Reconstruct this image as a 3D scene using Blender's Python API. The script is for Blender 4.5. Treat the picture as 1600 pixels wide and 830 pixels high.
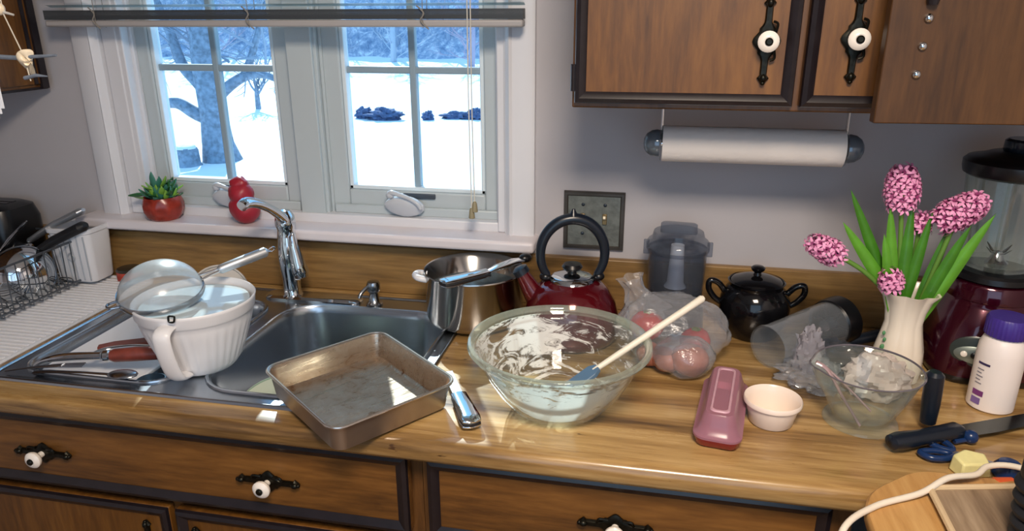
import bpy, bmesh, math, random
from mathutils import Vector, Matrix, noise
PI = math.pi
random.seed(7)
S = bpy.context.scene
COL = S.collection
for o in list(bpy.data.objects): bpy.data.objects.remove(o)

# ------------------------------------------------------------------ camera
def cam_setup():
    cd = bpy.data.cameras.new('camera'); co = bpy.data.objects.new('camera', cd); COL.objects.link(co)
    loc = Vector((0.2277, -1.6192, 1.5711)); yaw, pit, ro, f = 0.1996, 0.3346, -0.0036, 1138.7
    fw = Vector((-math.sin(yaw)*math.cos(pit), math.cos(yaw)*math.cos(pit), -math.sin(pit)))
    r = Vector((math.cos(yaw), math.sin(yaw), 0)); u = r.cross(fw)
    c, s = math.cos(ro), math.sin(ro)
    r2 = c*r + s*u; u2 = -s*r + c*u
    m = Matrix((r2, u2, -fw)).transposed().to_4x4(); m.translation = loc
    co.matrix_world = m
    cd.sensor_width = 36; cd.lens = f/1600*36; cd.clip_start = 0.02; cd.clip_end = 500
    S.camera = co
cam_setup()
# ------------------------------------------------------------------ world, sun, room lamp, added fill, exposure
W = bpy.data.worlds.new('world'); S.world = W; W.use_nodes = True
bg = W.node_tree.nodes['Background']
bg.inputs[0].default_value = (0.36, 0.66, 1.0, 1); bg.inputs[1].default_value = 1.7
def light(name, kind, loc, aim, energy, color, size=None, sizey=None, angle=None):
    l = bpy.data.lights.new(name, kind); l.energy = energy; l.color = color
    if size: l.shape = 'RECTANGLE'; l.size = size; l.size_y = sizey or size
    if angle is not None: l.angle = angle
    o = bpy.data.objects.new(name, l); COL.objects.link(o); o.location = loc
    d = Vector(aim) - Vector(loc); o.rotation_euler = d.to_track_quat('-Z', 'Y').to_euler()
    return o
light('sun', 'SUN', (-3.55, 7.1, 5.3), (0, 0, 0), 6.5, (1.0, 0.94, 0.86), angle=0.012)
light('ceiling_lamp_light', 'AREA', (0.35, -1.7, 2.33), (0.25, -1.2, 0), 40, (1.0, 0.84, 0.68), 0.45, 0.45)
light('cool_fill', 'AREA', (0.3, -3.2, 1.5), (-0.1, 0, 1.0), 17, (0.48, 0.73, 1.0), 1.8, 1.7)  # added cool fill behind the camera; no patio opening is built
S.view_settings.view_transform = 'Standard'; S.view_settings.look = 'None'
S.view_settings.gamma = 1; S.view_settings.use_curve_mapping = False
S.view_settings.exposure = 0.0

# ------------------------------------------------------------------ materials
def srgb(h):
    if isinstance(h, str):
        h = h.lstrip('#'); c = [int(h[i:i+2], 16)/255 for i in (0, 2, 4)]
    else: c = [x/255 for x in h]
    return tuple((x/12.92 if x <= 0.04045 else ((x+0.055)/1.055)**2.4) for x in c) + (1,)
MC = {}
class NT:
    def __init__(s, name):
        s.m = bpy.data.materials.new(name); s.m.use_nodes = True; s.t = s.m.node_tree; s.t.nodes.clear()
        s.out = s.t.nodes.new('ShaderNodeOutputMaterial')
    def n(s, typ, **k):
        x = s.t.nodes.new(typ)
        for a, b in k.items():
            if a.startswith('i_'):
                key = a[2:]; key = int(key) if key.isdigit() else key.replace('_', ' ')
                x.inputs[key].default_value = b
            else: setattr(x, a, b)
        return x
    def l(s, a, b): s.t.links.new(a, b)
    def pr(s, color=None, rough=.5, metal=0., **k):
        p = s.n('ShaderNodeBsdfPrincipled'); p.inputs['Roughness'].default_value = rough; p.inputs['Metallic'].default_value = metal
        if color is not None: p.inputs['Base Color'].default_value = color
        for a, b in k.items(): p.inputs[a.replace('_', ' ')].default_value = b
        return p
    def coord(s, scale=(1, 1, 1), rot=(0, 0, 0), which='Object'):
        tc = s.n('ShaderNodeTexCoord'); mp = s.n('ShaderNodeMapping'); mp.inputs['Scale'].default_value = scale; mp.inputs['Rotation'].default_value = rot
        s.l(tc.outputs[which], mp.inputs[0]); return mp.outputs[0]
    def noise(s, vec, scale=5, detail=4, rough=.5, dist=0):
        x = s.n('ShaderNodeTexNoise'); x.inputs['Scale'].default_value = scale; x.inputs['Detail'].default_value = detail
        x.inputs['Roughness'].default_value = rough; x.inputs['Distortion'].default_value = dist
        s.l(vec, x.inputs['Vector']); return x.outputs['Fac']
    def ramp(s, fac, stops, interp='LINEAR'):
        x = s.n('ShaderNodeValToRGB'); x.color_ramp.interpolation = interp
        e = x.color_ramp.elements
        while len(e) > 1: e.remove(e[-1])
        e[0].position = stops[0][0]; e[0].color = stops[0][1]
        for p, c in stops[1:]:
            q = e.new(p); q.color = c
        s.l(fac, x.inputs[0]); return x.outputs[0]
    def bump(s, h, p, strength=.2, dist=.002):
        b = s.n('ShaderNodeBump'); b.inputs['Strength'].default_value = strength; b.inputs['Distance'].default_value = dist
        s.l(h, b.inputs['Height']); s.l(b.outputs[0], p.inputs['Normal'])
    def done(s, sh): s.l(sh.outputs[0] if hasattr(sh, 'outputs') else sh, s.out.inputs[0]); return s.m
def mat(name, col, rough=.5, metal=0., var=0., vscale=20, bump=0., bscale=60, stretch=(1, 1, 1), **k):
    if name in MC: return MC[name]
    t = NT(name); c = srgb(col) if not (isinstance(col, tuple) and len(col) == 4) else col
    p = t.pr(c, rough, metal, **k)
    v = t.coord(stretch)
    if var:
        a = tuple(x*(1-var) for x in c[:3])+(1,); b = tuple(min(1, x*(1+var)) for x in c[:3])+(1,)
        t.l(t.ramp(t.noise(v, vscale), [(.3, a), (.7, b)]), p.inputs['Base Color'])
    if bump: t.bump(t.noise(v, bscale), p, bump)
    MC[name] = t.done(p); return MC[name]
def wood(name, cols, axis=0, rough=.4, fine=60, coarse=9, streak=.06, bumps=.1, coat=0.):
    """cols: dark, mid, light; grain runs along axis"""
    if name in MC: return MC[name]
    t = NT(name); p = t.pr(None, rough); p.inputs['Coat Weight'].default_value = coat; p.inputs['Coat Roughness'].default_value = .15
    sc = [1, 1, 1]; sc[axis] = streak
    v = t.coord(tuple(sc))
    n1 = t.noise(v, coarse, 6, .6, 1.2); n2 = t.noise(v, fine, 4, .6)
    mx = t.n('ShaderNodeMath', operation='MULTIPLY_ADD'); t.l(n2, mx.inputs[0]); mx.inputs[1].default_value = .45
    m2 = t.n('ShaderNodeMath', operation='MULTIPLY'); t.l(n1, m2.inputs[0]); m2.inputs[1].default_value = .55; t.l(m2.outputs[0], mx.inputs[2])
    d, m, l_ = [srgb(c) for c in cols]
    t.l(t.ramp(mx.outputs[0], [(.32, d), (.5, m), (.68, l_)]), p.inputs['Base Color'])
    t.bump(n2, p, bumps); MC[name] = t.done(p); return MC[name]
def thin(name, tint='#ffffff', body='#ffffff', opac=.05, rough=.05, gloss=1., bump=0., bscale=30, facing=.0):
    """clear thin-walled glass, film or plastic: transparent + milky body + reflection"""
    if name in MC: return MC[name]
    t = NT(name)
    tr = t.n('ShaderNodeBsdfTransparent'); tr.inputs[0].default_value = srgb(tint)
    df = t.n('ShaderNodeBsdfDiffuse'); df.inputs[0].default_value = srgb(body)
    gl = t.n('ShaderNodeBsdfGlossy'); gl.inputs['Roughness'].default_value = rough
    m1 = t.n('ShaderNodeMixShader'); m1.inputs[0].default_value = opac
    lw = t.n('ShaderNodeLayerWeight'); lw.inputs[0].default_value = .35
    if facing:
        p2 = t.n('ShaderNodeMath', operation='POWER'); t.l(lw.outputs['Facing'], p2.inputs[0]); p2.inputs[1].default_value = 2.5
        ma = t.n('ShaderNodeMath', operation='MULTIPLY_ADD'); t.l(p2.outputs[0], ma.inputs[0]); ma.inputs[1].default_value = facing; ma.inputs[2].default_value = opac
        t.l(ma.outputs[0], m1.inputs[0])
    t.l(tr.outputs[0], m1.inputs[1]); t.l(df.outputs[0], m1.inputs[2])
    lw.inputs[0].default_value = .5
    pw_ = t.n('ShaderNodeMath', operation='POWER'); t.l(lw.outputs['Facing'], pw_.inputs[0]); pw_.inputs[1].default_value = 4.0
    m2 = t.n('ShaderNodeMixShader'); mu = t.n('ShaderNodeMath', operation='MULTIPLY_ADD'); mu.inputs[1].default_value = .75*gloss; mu.inputs[2].default_value = .035*gloss
    t.l(pw_.outputs[0], mu.inputs[0]); t.l(mu.outputs[0], m2.inputs[0])
    t.l(m1.outputs[0], m2.inputs[1]); t.l(gl.outputs[0], m2.inputs[2])
    if bump:
        b = t.n('ShaderNodeBump'); b.inputs['Strength'].default_value = bump; b.inputs['Distance'].default_value = .004
        t.l(t.noise(t.coord(), bscale, 5, .6, 1.5), b.inputs['Height'])
        t.l(b.outputs[0], gl.inputs['Normal']); t.l(b.outputs[0], lw.inputs['Normal']); t.l(b.outputs[0], df.inputs['Normal'])
    MC[name] = t.done(m2); return MC[name]

def counter_mat():
    t = NT('laminate_butcher_block'); p = t.pr(None, .24); p.inputs['Coat Weight'].default_value = .35; p.inputs['Coat Roughness'].default_value = .08
    v = t.coord((.07, 1, 1)); n1 = t.noise(v, 22, 6, .65, .8); n2 = t.noise(v, 110, 3, .6)
    v2 = t.coord((.9, 24, 24)); wn = t.noise(v2, 1.0, 0, .5)
    a = t.n('ShaderNodeMath', operation='MULTIPLY_ADD'); t.l(n2, a.inputs[0]); a.inputs[1].default_value = .25
    b = t.n('ShaderNodeMath', operation='MULTIPLY_ADD'); t.l(n1, b.inputs[0]); b.inputs[1].default_value = .4
    c = t.n('ShaderNodeMath', operation='MULTIPLY'); t.l(wn, c.inputs[0]); c.inputs[1].default_value = .35
    t.l(c.outputs[0], b.inputs[2]); t.l(b.outputs[0], a.inputs[2])
    col = t.ramp(a.outputs[0], [(.34, srgb('#5f472b')), (.45, srgb('#927144')), (.55, srgb('#b5935f')), (.68, srgb('#ceb07c'))])
    sp = t.ramp(t.noise(t.coord((.35, 1, 1)), 55, 3, .7), [(.25, (1, 1, 1, 1)), (.32, (0, 0, 0, 1))])
    mx = t.n('ShaderNodeMix', data_type='RGBA'); t.l(sp, mx.inputs[0]); t.l(col, mx.inputs[6]); mx.inputs[7].default_value = srgb('#4a3320')
    t.l(mx.outputs[2], p.inputs['Base Color'])
    t.l(t.ramp(n1, [(.3, (.16, .16, .16, 1)), (.7, (.32, .32, .32, 1))]), p.inputs['Roughness'])
    return t.done(p)
M_counter = counter_mat()
M_wall = mat('wall_paint', '#b6b3b7', .75, var=.03, vscale=3, bump=.04, bscale=200)
M_trim = mat('white_trim_paint', '#d9dadf', .35, var=.02, vscale=6)
M_sash = mat('sash_vinyl', '#b9c3c7', .35)
M_cabx = wood('cabinet_wood_across', ['#432910', '#6c461d', '#875b2a'], 0, .42, 90, 14, .12, .06, .06)
M_cabz = wood('cabinet_wood_upright', ['#442708', '#664015', '#7e531f'], 2, .45, 90, 14, .12, .06, .0)
M_cabframe = wood('cabinet_frame_wood', ['#402812', '#654220', '#7b532b'], 2, .4, 90, 14, .12, .05)
M_dark = mat('dark_moulding', '#1d181c', .3, var=.2, vscale=40)
M_iron = mat('blackened_brass', '#24231d', .35, .8, var=.4, vscale=120)
M_porc = mat('porcelain', '#efe8df', .15)
M_steel = mat('brushed_steel', '#a9adb3', .22, 1., bump=.05, bscale=300, stretch=(.05, 1, 1))
M_sink = mat('sink_steel', '#b9c0c8', .24, 1., var=.12, vscale=6, bump=.04, bscale=240, stretch=(.08, 1, 1))
M_chrome = mat('chrome', '#d6dade', .06, 1.)
M_pot = mat('polished_pot_steel', '#b9b7b4', .14, 1., bump=.02, bscale=120, stretch=(.1, .1, 1))
M_alu = mat('baking_pan_aluminium', '#a9a097', .33, .9, var=.12, vscale=14, bump=.05, bscale=90)
M_black = mat('black_plastic', '#101114', .3)
M_blackm = mat('matte_black_rubber', '#14151a', .55)
M_navy = mat('dark_blue_black_handle', '#141c28', .28)
M_white = mat('white_ceramic', '#e9e6e2', .12)
M_whitep = mat('white_plastic', '#e3e3e6', .35)
M_wred = mat('kettle_enamel', '#5e0f1a', .12, .35, Coat_Weight=.8)
M_bred = mat('blender_red_enamel', '#40081e', .16, .5, Coat_Weight=.8)
M_glass = thin('window_glass', '#eaf6fb', '#ffffff', .0, .02, .5)
M_clear = thin('clear_glass', '#f6faf9', '#e6efec', .02, .03, 1., facing=.22)
M_bowlglass = thin('bowl_glass', '#fafdfb', '#e8f2ec', .015, .03, 1., facing=.16)
M_cleark = thin('clear_plastic', '#f1f4f7', '#d6dde5', .07, .08, .9, facing=.25)
M_smoke = thin('smoky_plastic', '#d3d8e0', '#8b93a0', .10, .1, .9, facing=.2)
M_film = thin('plastic_film', '#f3f4f7', '#e2e5ec', .13, .14, 1.7, bump=1.0, bscale=22, facing=.6)
M_mesh = thin('steel_mesh', '#eef3f6', '#dbe4ea', .30, .22, 1.4, facing=.35)

# ------------------------------------------------------------------ mesh builder
class B:
    def __init__(s): s.v = []; s.f = []
    def add(s, vs, fs):
        o = len(s.v); s.v += [tuple(x) for x in vs]; s.f += [tuple(i+o for i in f) for f in fs]; return s
    def box(s, x0, x1, y0, y1, z0, z1, rot=None, at=None):
        vs = [Vector((x, y, z)) for z in (z0, z1) for y in (y0, y1) for x in (x0, x1)]
        if rot is not None: vs = [rot @ v for v in vs]
        if at is not None: vs = [v + Vector(at) for v in vs]
        return s.add(vs, [(0, 2, 3, 1), (4, 5, 7, 6), (0, 1, 5, 4), (1, 3, 7, 5), (3, 2, 6, 7), (2, 0, 4, 6)])
    def loft(s, loops, cap0=True, cap1=True, closed=True):
        n = len(loops[0]); o = len(s.v)
        for lp in loops: s.v += [tuple(p) for p in lp]
        for k in range(len(loops)-1):
            for i in range(n if closed else n-1):
                j = (i+1) % n
                s.f.append((o+k*n+i, o+k*n+j, o+(k+1)*n+j, o+(k+1)*n+i))
        if cap0: s.f.append(tuple(o+i for i in reversed(range(n))))
        if cap1: s.f.append(tuple(o+(len(loops)-1)*n+i for i in range(n)))
        return s
    def lathe(s, prof, n=48, c=(0, 0, 0), axis=None, cap0=True, cap1=True, mod=None):
        loops = []
        for k, (r, z) in enumerate(prof):
            lp = []
            for i in range(n):
                a = 2*PI*i/n; rr = max(r, 1e-5)*(mod(a, z) if mod else 1)
                lp.append(Vector((rr*math.cos(a), rr*math.sin(a), z)))
            loops.append(lp)
        if axis is not None:
            q = Vector(axis).to_track_quat('Z', 'Y')
            loops = [[q @ p for p in lp] for lp in loops]
        loops = [[p+Vector(c) for p in lp] for lp in loops]
        return s.loft(loops, cap0, cap1)
    def tube(s, pts, r, n=10, closed=False, flat=1.):
        pts = [Vector(p) for p in pts]; m = len(pts); R = r if isinstance(r, (list, tuple)) else [r]*m
        loops = []; up = None
        for i, p in enumerate(pts):
            if closed: t = (pts[(i+1) % m]-pts[i-1])
            else: t = pts[min(i+1, m-1)]-pts[max(i-1, 0)]
            t = t.normalized() if t.length > 1e-9 else Vector((0, 0, 1))
            if up is None:
                up = Vector((0, 0, 1)) if abs(t.z) < .9 else Vector((0, 1, 0))
            side = t.cross(up).normalized(); up = side.cross(t).normalized()
            loops.append([p + R[i]*(math.cos(2*PI*k/n)*side + flat*math.sin(2*PI*k/n)*up) for k in range(n)])
        if closed: loops.append(loops[0])
        return s.loft(loops, not closed, not closed)
    def ball(s, c, r, n=16, m=10, scale=(1, 1, 1)):
        c = Vector(c); loops = []
        for k in range(1, m):
            a = PI*k/m
            loops.append([c+Vector((r*math.sin(a)*math.cos(2*PI*i/n)*scale[0], r*math.sin(a)*math.sin(2*PI*i/n)*scale[1], -r*math.cos(a)*scale[2])) for i in range(n)])
        o = len(s.v); s.loft(loops, False, False)
        b = len(s.v); s.v += [tuple(c-Vector((0, 0, r*scale[2]))), tuple(c+Vector((0, 0, r*scale[2])))]
        L = o+(m-2)*n
        for i in range(n):
            j = (i+1) % n; s.f.append((b, o+j, o+i)); s.f.append((b+1, L+i, L+j))
        return s
    def prism(s, poly, d0, d1, axes='xz'):
        """poly extruded along the remaining axis"""
        def P(a, b, d): return {'xz': (a, d, b), 'xy': (a, b, d), 'yz': (d, a, b)}[axes]
        return s.loft([[P(a, b, d0) for a, b in poly], [P(a, b, d1) for a, b in poly]])
    def build(s, name, m, parent=None, loc=None, rot=None, smooth=True, bevel=0, sub=0, solid=0, ang=38, seg=2):
        me = bpy.data.meshes.new(name); me.from_pydata(s.v, [], s.f); me.update()
        bm = bmesh.new(); bm.from_mesh(me); bmesh.ops.recalc_face_normals(bm, faces=bm.faces); bm.to_mesh(me); bm.free()
        me.materials.append(m)
        if smooth:
            me.polygons.foreach_set('use_smooth', [True]*len(me.polygons))
            if not sub: me.set_sharp_from_angle(angle=math.radians(ang))
        o = bpy.data.objects.new(name, me); COL.objects.link(o)
        if parent: o.parent = parent
        if loc: o.location = loc
        if rot: o.rotation_euler = rot
        if solid: q = o.modifiers.new('s', 'SOLIDIFY'); q.thickness = solid; q.offset = 0
        if bevel: q = o.modifiers.new('b', 'BEVEL'); q.width = bevel; q.segments = seg; q.limit_method = 'ANGLE'
        if sub: q = o.modifiers.new('u', 'SUBSURF'); q.levels = sub; q.render_levels = sub
        return o
def rrect(w, d, r, z=0, n=6, cx=0, cy=0):
    r = min(r, w/2-1e-4, d/2-1e-4); out = []
    for (sx, sy, a0) in ((1, -1, -PI/2), (1, 1, 0), (-1, 1, PI/2), (-1, -1, PI)):
        for i in range(n+1):
            a = a0+PI/2*i/n
            out.append(Vector((cx+sx*(w/2-r)+r*math.cos(a), cy+sy*(d/2-r)+r*math.sin(a), z)))
    return out
def smoothpath(pts, k=8, closed=False):
    P = [Vector(p) for p in pts]; out = []; n = len(P)
    rng = range(n if closed else n-1)
    for i in rng:
        if closed: p0, p1, p2, p3 = P[i-1], P[i], P[(i+1) % n], P[(i+2) % n]
        else: p0, p1, p2, p3 = P[max(i-1, 0)], P[i], P[i+1], P[min(i+2, n-1)]
        for j in range(k):
            t = j/k
            out.append(.5*((2*p1)+(-p0+p2)*t+(2*p0-5*p1+4*p2-p3)*t*t+(-p0+3*p1-3*p2+p3)*t**3))
    if not closed: out.append(P[-1])
    return out
def interp(vals, k=8):
    out = []
    for i in range(len(vals)-1):
        for j in range(k): out.append(vals[i]+(vals[i+1]-vals[i])*j/k)
    return out+[vals[-1]]
def tag(o, label, cat, group=None):
    o['label'] = label; o['category'] = cat
    if group: o['group'] = group
    return o
def thing(name, label, cat, loc=(0, 0, 0), rz=0, group=None, rot=None):
    o = bpy.data.objects.new(name, None); o.empty_display_size = .05; COL.objects.link(o)
    o.location = loc; o.rotation_euler = rot if rot else (0, 0, rz)
    return tag(o, label, cat, group)
def struct(o): o['kind'] = 'structure'; return o
def stuff(o): o['kind'] = 'stuff'; return o
def part(o, name, parent, loc=None, rot=None, scale=None):
    c = o.copy(); c.name = name; COL.objects.link(c); c.parent = parent
    if loc is not None: c.location = loc
    if rot is not None: c.rotation_euler = rot
    if scale is not None: c.scale = scale if isinstance(scale, (tuple, list)) else (scale,)*3
    return c

CZ = 0.91
# ================================================================== ROOM SHELL
WX0, WX1, WY, WH = -1.62, 1.22, -3.4, 2.44
OX0, OX1, OZ0, OZ1 = -1.065, -0.125, 1.079, 2.02      # window opening
w = B()
w.box(WX0, OX0, 0, .14, 0, WH).box(OX1, WX1, 0, .14, 0, WH).box(OX0, OX1, 0, .14, 0, OZ0-.03).box(OX0, OX1, 0, .14, OZ1, WH)
struct(w.build('wall_back', M_wall, smooth=False))
struct(B().box(WX0-.1, WX0, WY, .14, 0, WH).build('wall_left', M_wall, smooth=False))
struct(B().box(WX1, WX1+.1, WY, .14, 0, WH).build('wall_right', M_wall, smooth=False))
struct(B().box(WX0, WX1, WY-.1, WY, 0, WH).build('wall_front', M_wall, smooth=False))
struct(B().box(WX0, WX1, WY, .14, WH, WH+.1).build('ceiling', mat('ceiling_paint', '#d8d4cf', .8), smooth=False))
struct(B().box(WX0, WX1, WY, .14, -.1, 0).build('floor', wood('floor_boards', ['#6b4d33', '#8c6a48', '#a58058'], 1, .4), smooth=False))

# window trim
def casing():
    prof = [(0, 0), (0, .018), (.006, .022), (.050, .022), (.056, .027), (.062, .022), (.066, .014), (.07, .012), (.072, 0)]
    b = B()   # side pieces: profile in x / -y, extruded in z
    b.prism([(-1.137-(.0)+(x-.047), -y) for x, y in [(p[0], p[1]) for p in prof]], 1.079, 2.09, 'xy')
    b.prism([(-.044-x, -y) for x, y in prof], 1.079, 2.09, 'xy')
    b.prism([(-y, 2.02+x) for x, y in prof], -1.184, -.044, 'yz')
    return b
struct(casing().build('trim_1', M_trim))
# stepped jamb liners inside the opening
jl = B()
jl.box(OX0-.045, OX0-.005, -.006, .02, OZ0, OZ1).box(OX0-.01, OX0+.008, -.003, .14, OZ0, OZ1).box(OX0, OX0+.016, .022, .036, OZ0, OZ1)
jl.box(OX1-.008, OX1+.012, -.004, .14, OZ0, OZ1).box(OX1-.016, OX1, .022, .036, OZ0, OZ1)
jl.box(OX0, OX1, .0, .14, OZ1-.01, OZ1+.02)
jl.box(OX0, OX1, .0, .14, OZ0-.002, OZ0+.022)
struct(jl.build('trim_2', M_trim, bevel=.003))
mu = B().box(-.637, -.573, .008, .14, OZ0, OZ1).box(-.642, -.632, .022, .14, OZ0, OZ1).box(-.578, -.566, .018, .034, OZ0, OZ1).box(-.566, -.558, .03, .05, OZ0, OZ1)
struct(mu.build('trim_3', M_sash, bevel=.002))
# stool and apron
st = B().box(-1.228, -.035, -.075, .02, 1.052, 1.079)
struct(st.build('trim_4', mat('sill_paint', '#dcd6da', .3, var=.04, vscale=10), bevel=.008, seg=4))
def window(idx, x0, x1):
    gx0, gx1, gz0, gz1 = x0+.047, x1-.047, 1.158, 1.97
    y0, y1 = .036, .075
    f = B()
    f.box(x0, gx0, y0, y1, 1.101, 2.01).box(gx1, x1, y0, y1, 1.101, 2.01).box(gx0, gx1, y0, y1, 1.101, gz0).box(gx0, gx1, y0, y1, gz1, 2.01)
    root = struct(f.build('window_%d' % idx, M_sash, bevel=.004))
    st_ = B()
    for a, b_, c, d in ((gx0, gx0+.010, gz0, gz1), (gx1-.010, gx1, gz0, gz1), (gx0, gx1, gz0, gz0+.010), (gx0, gx1, gz1-.01, gz1)):
        st_.box(a, b_, y0+.006, y1-.006, c, d)
    st_.build('glazing_stop', mat('glazing_blue_white', '#dbe8ef', .3), root, bevel=.002)
    xm = (gx0+gx1)/2
    zs = [gz0, 1.444, 1.71, gz1]
    for i in range(3):
        for a, b_ in ((gx0, xm), (xm, gx1)):
            B().box(a+.001, b_-.001, .060, .063, zs[i], zs[i+1]).build('pane', M_glass, root, smooth=False)
    M_mun = mat('muntin_blue_grey', '#8fa3b0', .4)
    mv = B().box(xm-.008, xm+.008, .050, .072, gz0, gz1).build('muntin', M_mun, root, bevel=.003)
    for z in (1.444, 1.71):
        B().box(gx0, gx1, .051, .071, z-.008, z+.008).build('muntin', M_mun, root, bevel=.003)
    # bottom screen ledge
    B().box(x0+.01, x1-.01, .024, y0, 1.100, 1.122).build('bottom_rail', M_sash, root, bevel=.003)
    return root
w1 = window(1, OX0, -.638); w2 = window(2, -.565, OX1)
# casement cranks (moulded covers on the sill) and sash locks
def crank(name, label, x, flip=1):
    t = thing(name, label, 'window crank', (x, .012, 1.1015)); M = mat('crank_plastic', '#c3c8cf', .3)
    b = B(); n = 20; loops = []
    for k in range(15):
        u = k/14; xx = (u-.5)*.098; h = .025*math.sin(PI*(u*.96+.02))**.55+.001; d = .012*math.sin(PI*(u*.96+.02))**.6+.002
        loops.append([Vector((xx*flip, -.004-d*(1+.5*math.sin(2*PI*i/n))*math.cos(2*PI*i/n), .027+.004*(.5-u)+h*math.sin(2*PI*i/n))) for i in range(n)])
    b.loft(loops); b.build('cover', M, t)
    B().tube(smoothpath([(-.040*flip, -.010, .052), (-.028*flip, -.016, .062), (-.006*flip, -.019, .058), (.020*flip, -.021, .050), (.040*flip, -.022, .038), (.046*flip, -.021, .026)]), interp([.005, .0065, .0055, .005, .005, .0045]), 10).build('crank_arm', M, t)
    B().ball((-.032*flip, -.012, .056), .010, 14, 10).build('knob', M, t)
    return t
crank('window_crank', 'grey plastic casement crank on sill of right window, left of the cord tassels', -.366)
crank('window_crank', 'grey plastic casement crank on sill under left window, beside the red ornament', -.828)
def lockbar(label, x0, x1):
    t = thing('sash_lock', label, 'window lock', ((x0+x1)/2, .034, 1.149)); h = (x1-x0)/2
    B().box(-h, h, -.006, .002, -.006, .006).build('bar', mat('lock_grey', '#3d444e', .4), t, bevel=.002)
    B().box(-h*.95, -h*.5, -.012, -.005, -.005, .007).build('latch', mat('crank_plastic', '#c9ccd2', .3), t, bevel=.002)
lockbar('dark bar latch on bottom rail of right window', -.40, -.295)
lockbar('dark bar latch on bottom rail of left window, behind the crank', -.875, -.79)

# ---- blind
bl = thing('venetian_blind', 'raised white venetian blind with stacked slats coloured in backlit shade across window top', 'blind', (-.628, -.062, 1.53))
bw = .568
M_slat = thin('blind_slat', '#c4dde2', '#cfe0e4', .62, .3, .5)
M_slatd = mat('slat_backlit_shade', '#3a3f44', .5)  # shade of the backlit stack put into the slat colour
B().box(-bw, bw, -.014, .014, .012, .027).build('bottom_rail', mat('blind_rail', '#a9a6a6', .4), bl, bevel=.004)
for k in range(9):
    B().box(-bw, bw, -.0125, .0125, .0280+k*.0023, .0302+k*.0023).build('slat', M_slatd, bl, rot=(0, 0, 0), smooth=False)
for k in range(16):
    o = B().add([(-bw, -.0125, 0), (bw, -.0125, 0), (-bw, -.004, .002), (bw, -.004, .002), (-bw, .004, .002), (bw, .004, .002), (-bw, .0125, 0), (bw, .0125, 0)], [(0, 1, 3, 2), (2, 3, 5, 4), (4, 5, 7, 6)]).build('slat', M_slat, bl, loc=(0, 0, .0575+k*.021), rot=(math.radians(-12), 0, 0))
B().box(-bw, bw, -.022, .02, .40, .44).build('head_rail', mat('blind_rail', '#a9a6a6', .4), bl, bevel=.003)
for x in (-.43, -.045, .355):
    for y in (-.0155, .0155): B().tube([(x, y, .01), (x, y, .40)], .0009, 6).build('ladder_cord', mat('cord_grey', '#8a8680', .7), bl)
    B().tube(smoothpath([(x-.012, -.017, .055), (x+.004, -.021, .04), (x-.003, -.02, .025), (x+.014, -.02, .008)]), .0016, 6).build('cord_knot', mat('cord_grey', '#8a8680', .7), bl)
for dx, zb in ((0, -.375), (.007, -.36)):
    c = B().tube(smoothpath([(.452+dx, -.02, .40), (.4525+dx, -.02, .1), (.451+dx, -.019, -.15), (.4525+dx, -.018, zb)]), .0013, 6).build('lift_cord', mat('cord_white', '#d5d2c8', .7), bl)
    B().lathe([(.003, .024), (.0055, .018), (.0075, 0), (.006, -.001)], 12, (.4525+dx, -.018, zb-.022)).build('tassel', mat('tassel_wood', '#8d8468', .5), c)

# ================================================================== COUNTER
cx0, cx1 = WX0, .575
ct = B()
SX0, SX1, SY0, SY1 = -1.005, -.187, -.583, -.068      # cut-out
prof_n = [(-.61, .91), (-.632, .91), (-.640, .908), (-.645, .902), (-.647, .893), (-.646, .880), (-.642, .873), (-.636, .871), (-.61, .871)]
ct.prism([(y, z) for y, z in prof_n], cx0, cx1+.0, 'yz')
ct.box(cx0, SX0, -.61, 0, .872, .91).box(SX1, WX1, -.61, 0, .872, .91).box(SX0, SX1, -.61, SY0, .872, .91).box(SX0, SX1, SY1, 0, .872, .91)
ct.box(.60, WX1, -1.35, -.61, .872, .91)
pr2 = [(.60, .91), (.575, .91), (.567, .907), (.563, .9), (.563, .885), (.566, .875), (.573, .871), (.60, .871)]
ct.loft([[(x, -1.35, z) for x, z in pr2], [(x, -.61, z) for x, z in pr2]])
tag(ct.build('countertop', M_counter, ang=50), 'tan wood-grain laminate countertop with rounded front edge under everything', 'countertop')
bs = B().box(WX0, WX1, -.02, -.001, .9101, 1.0325)
tag(bs.build('backsplash', wood('backsplash_laminate', ['#654d2e', '#8c6c40', '#a5834f'], 0, .4, 110, 22, .07, .03), bevel=.003), 'low wood-grain backsplash strip along the wall behind the counter', 'backsplash')

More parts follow.
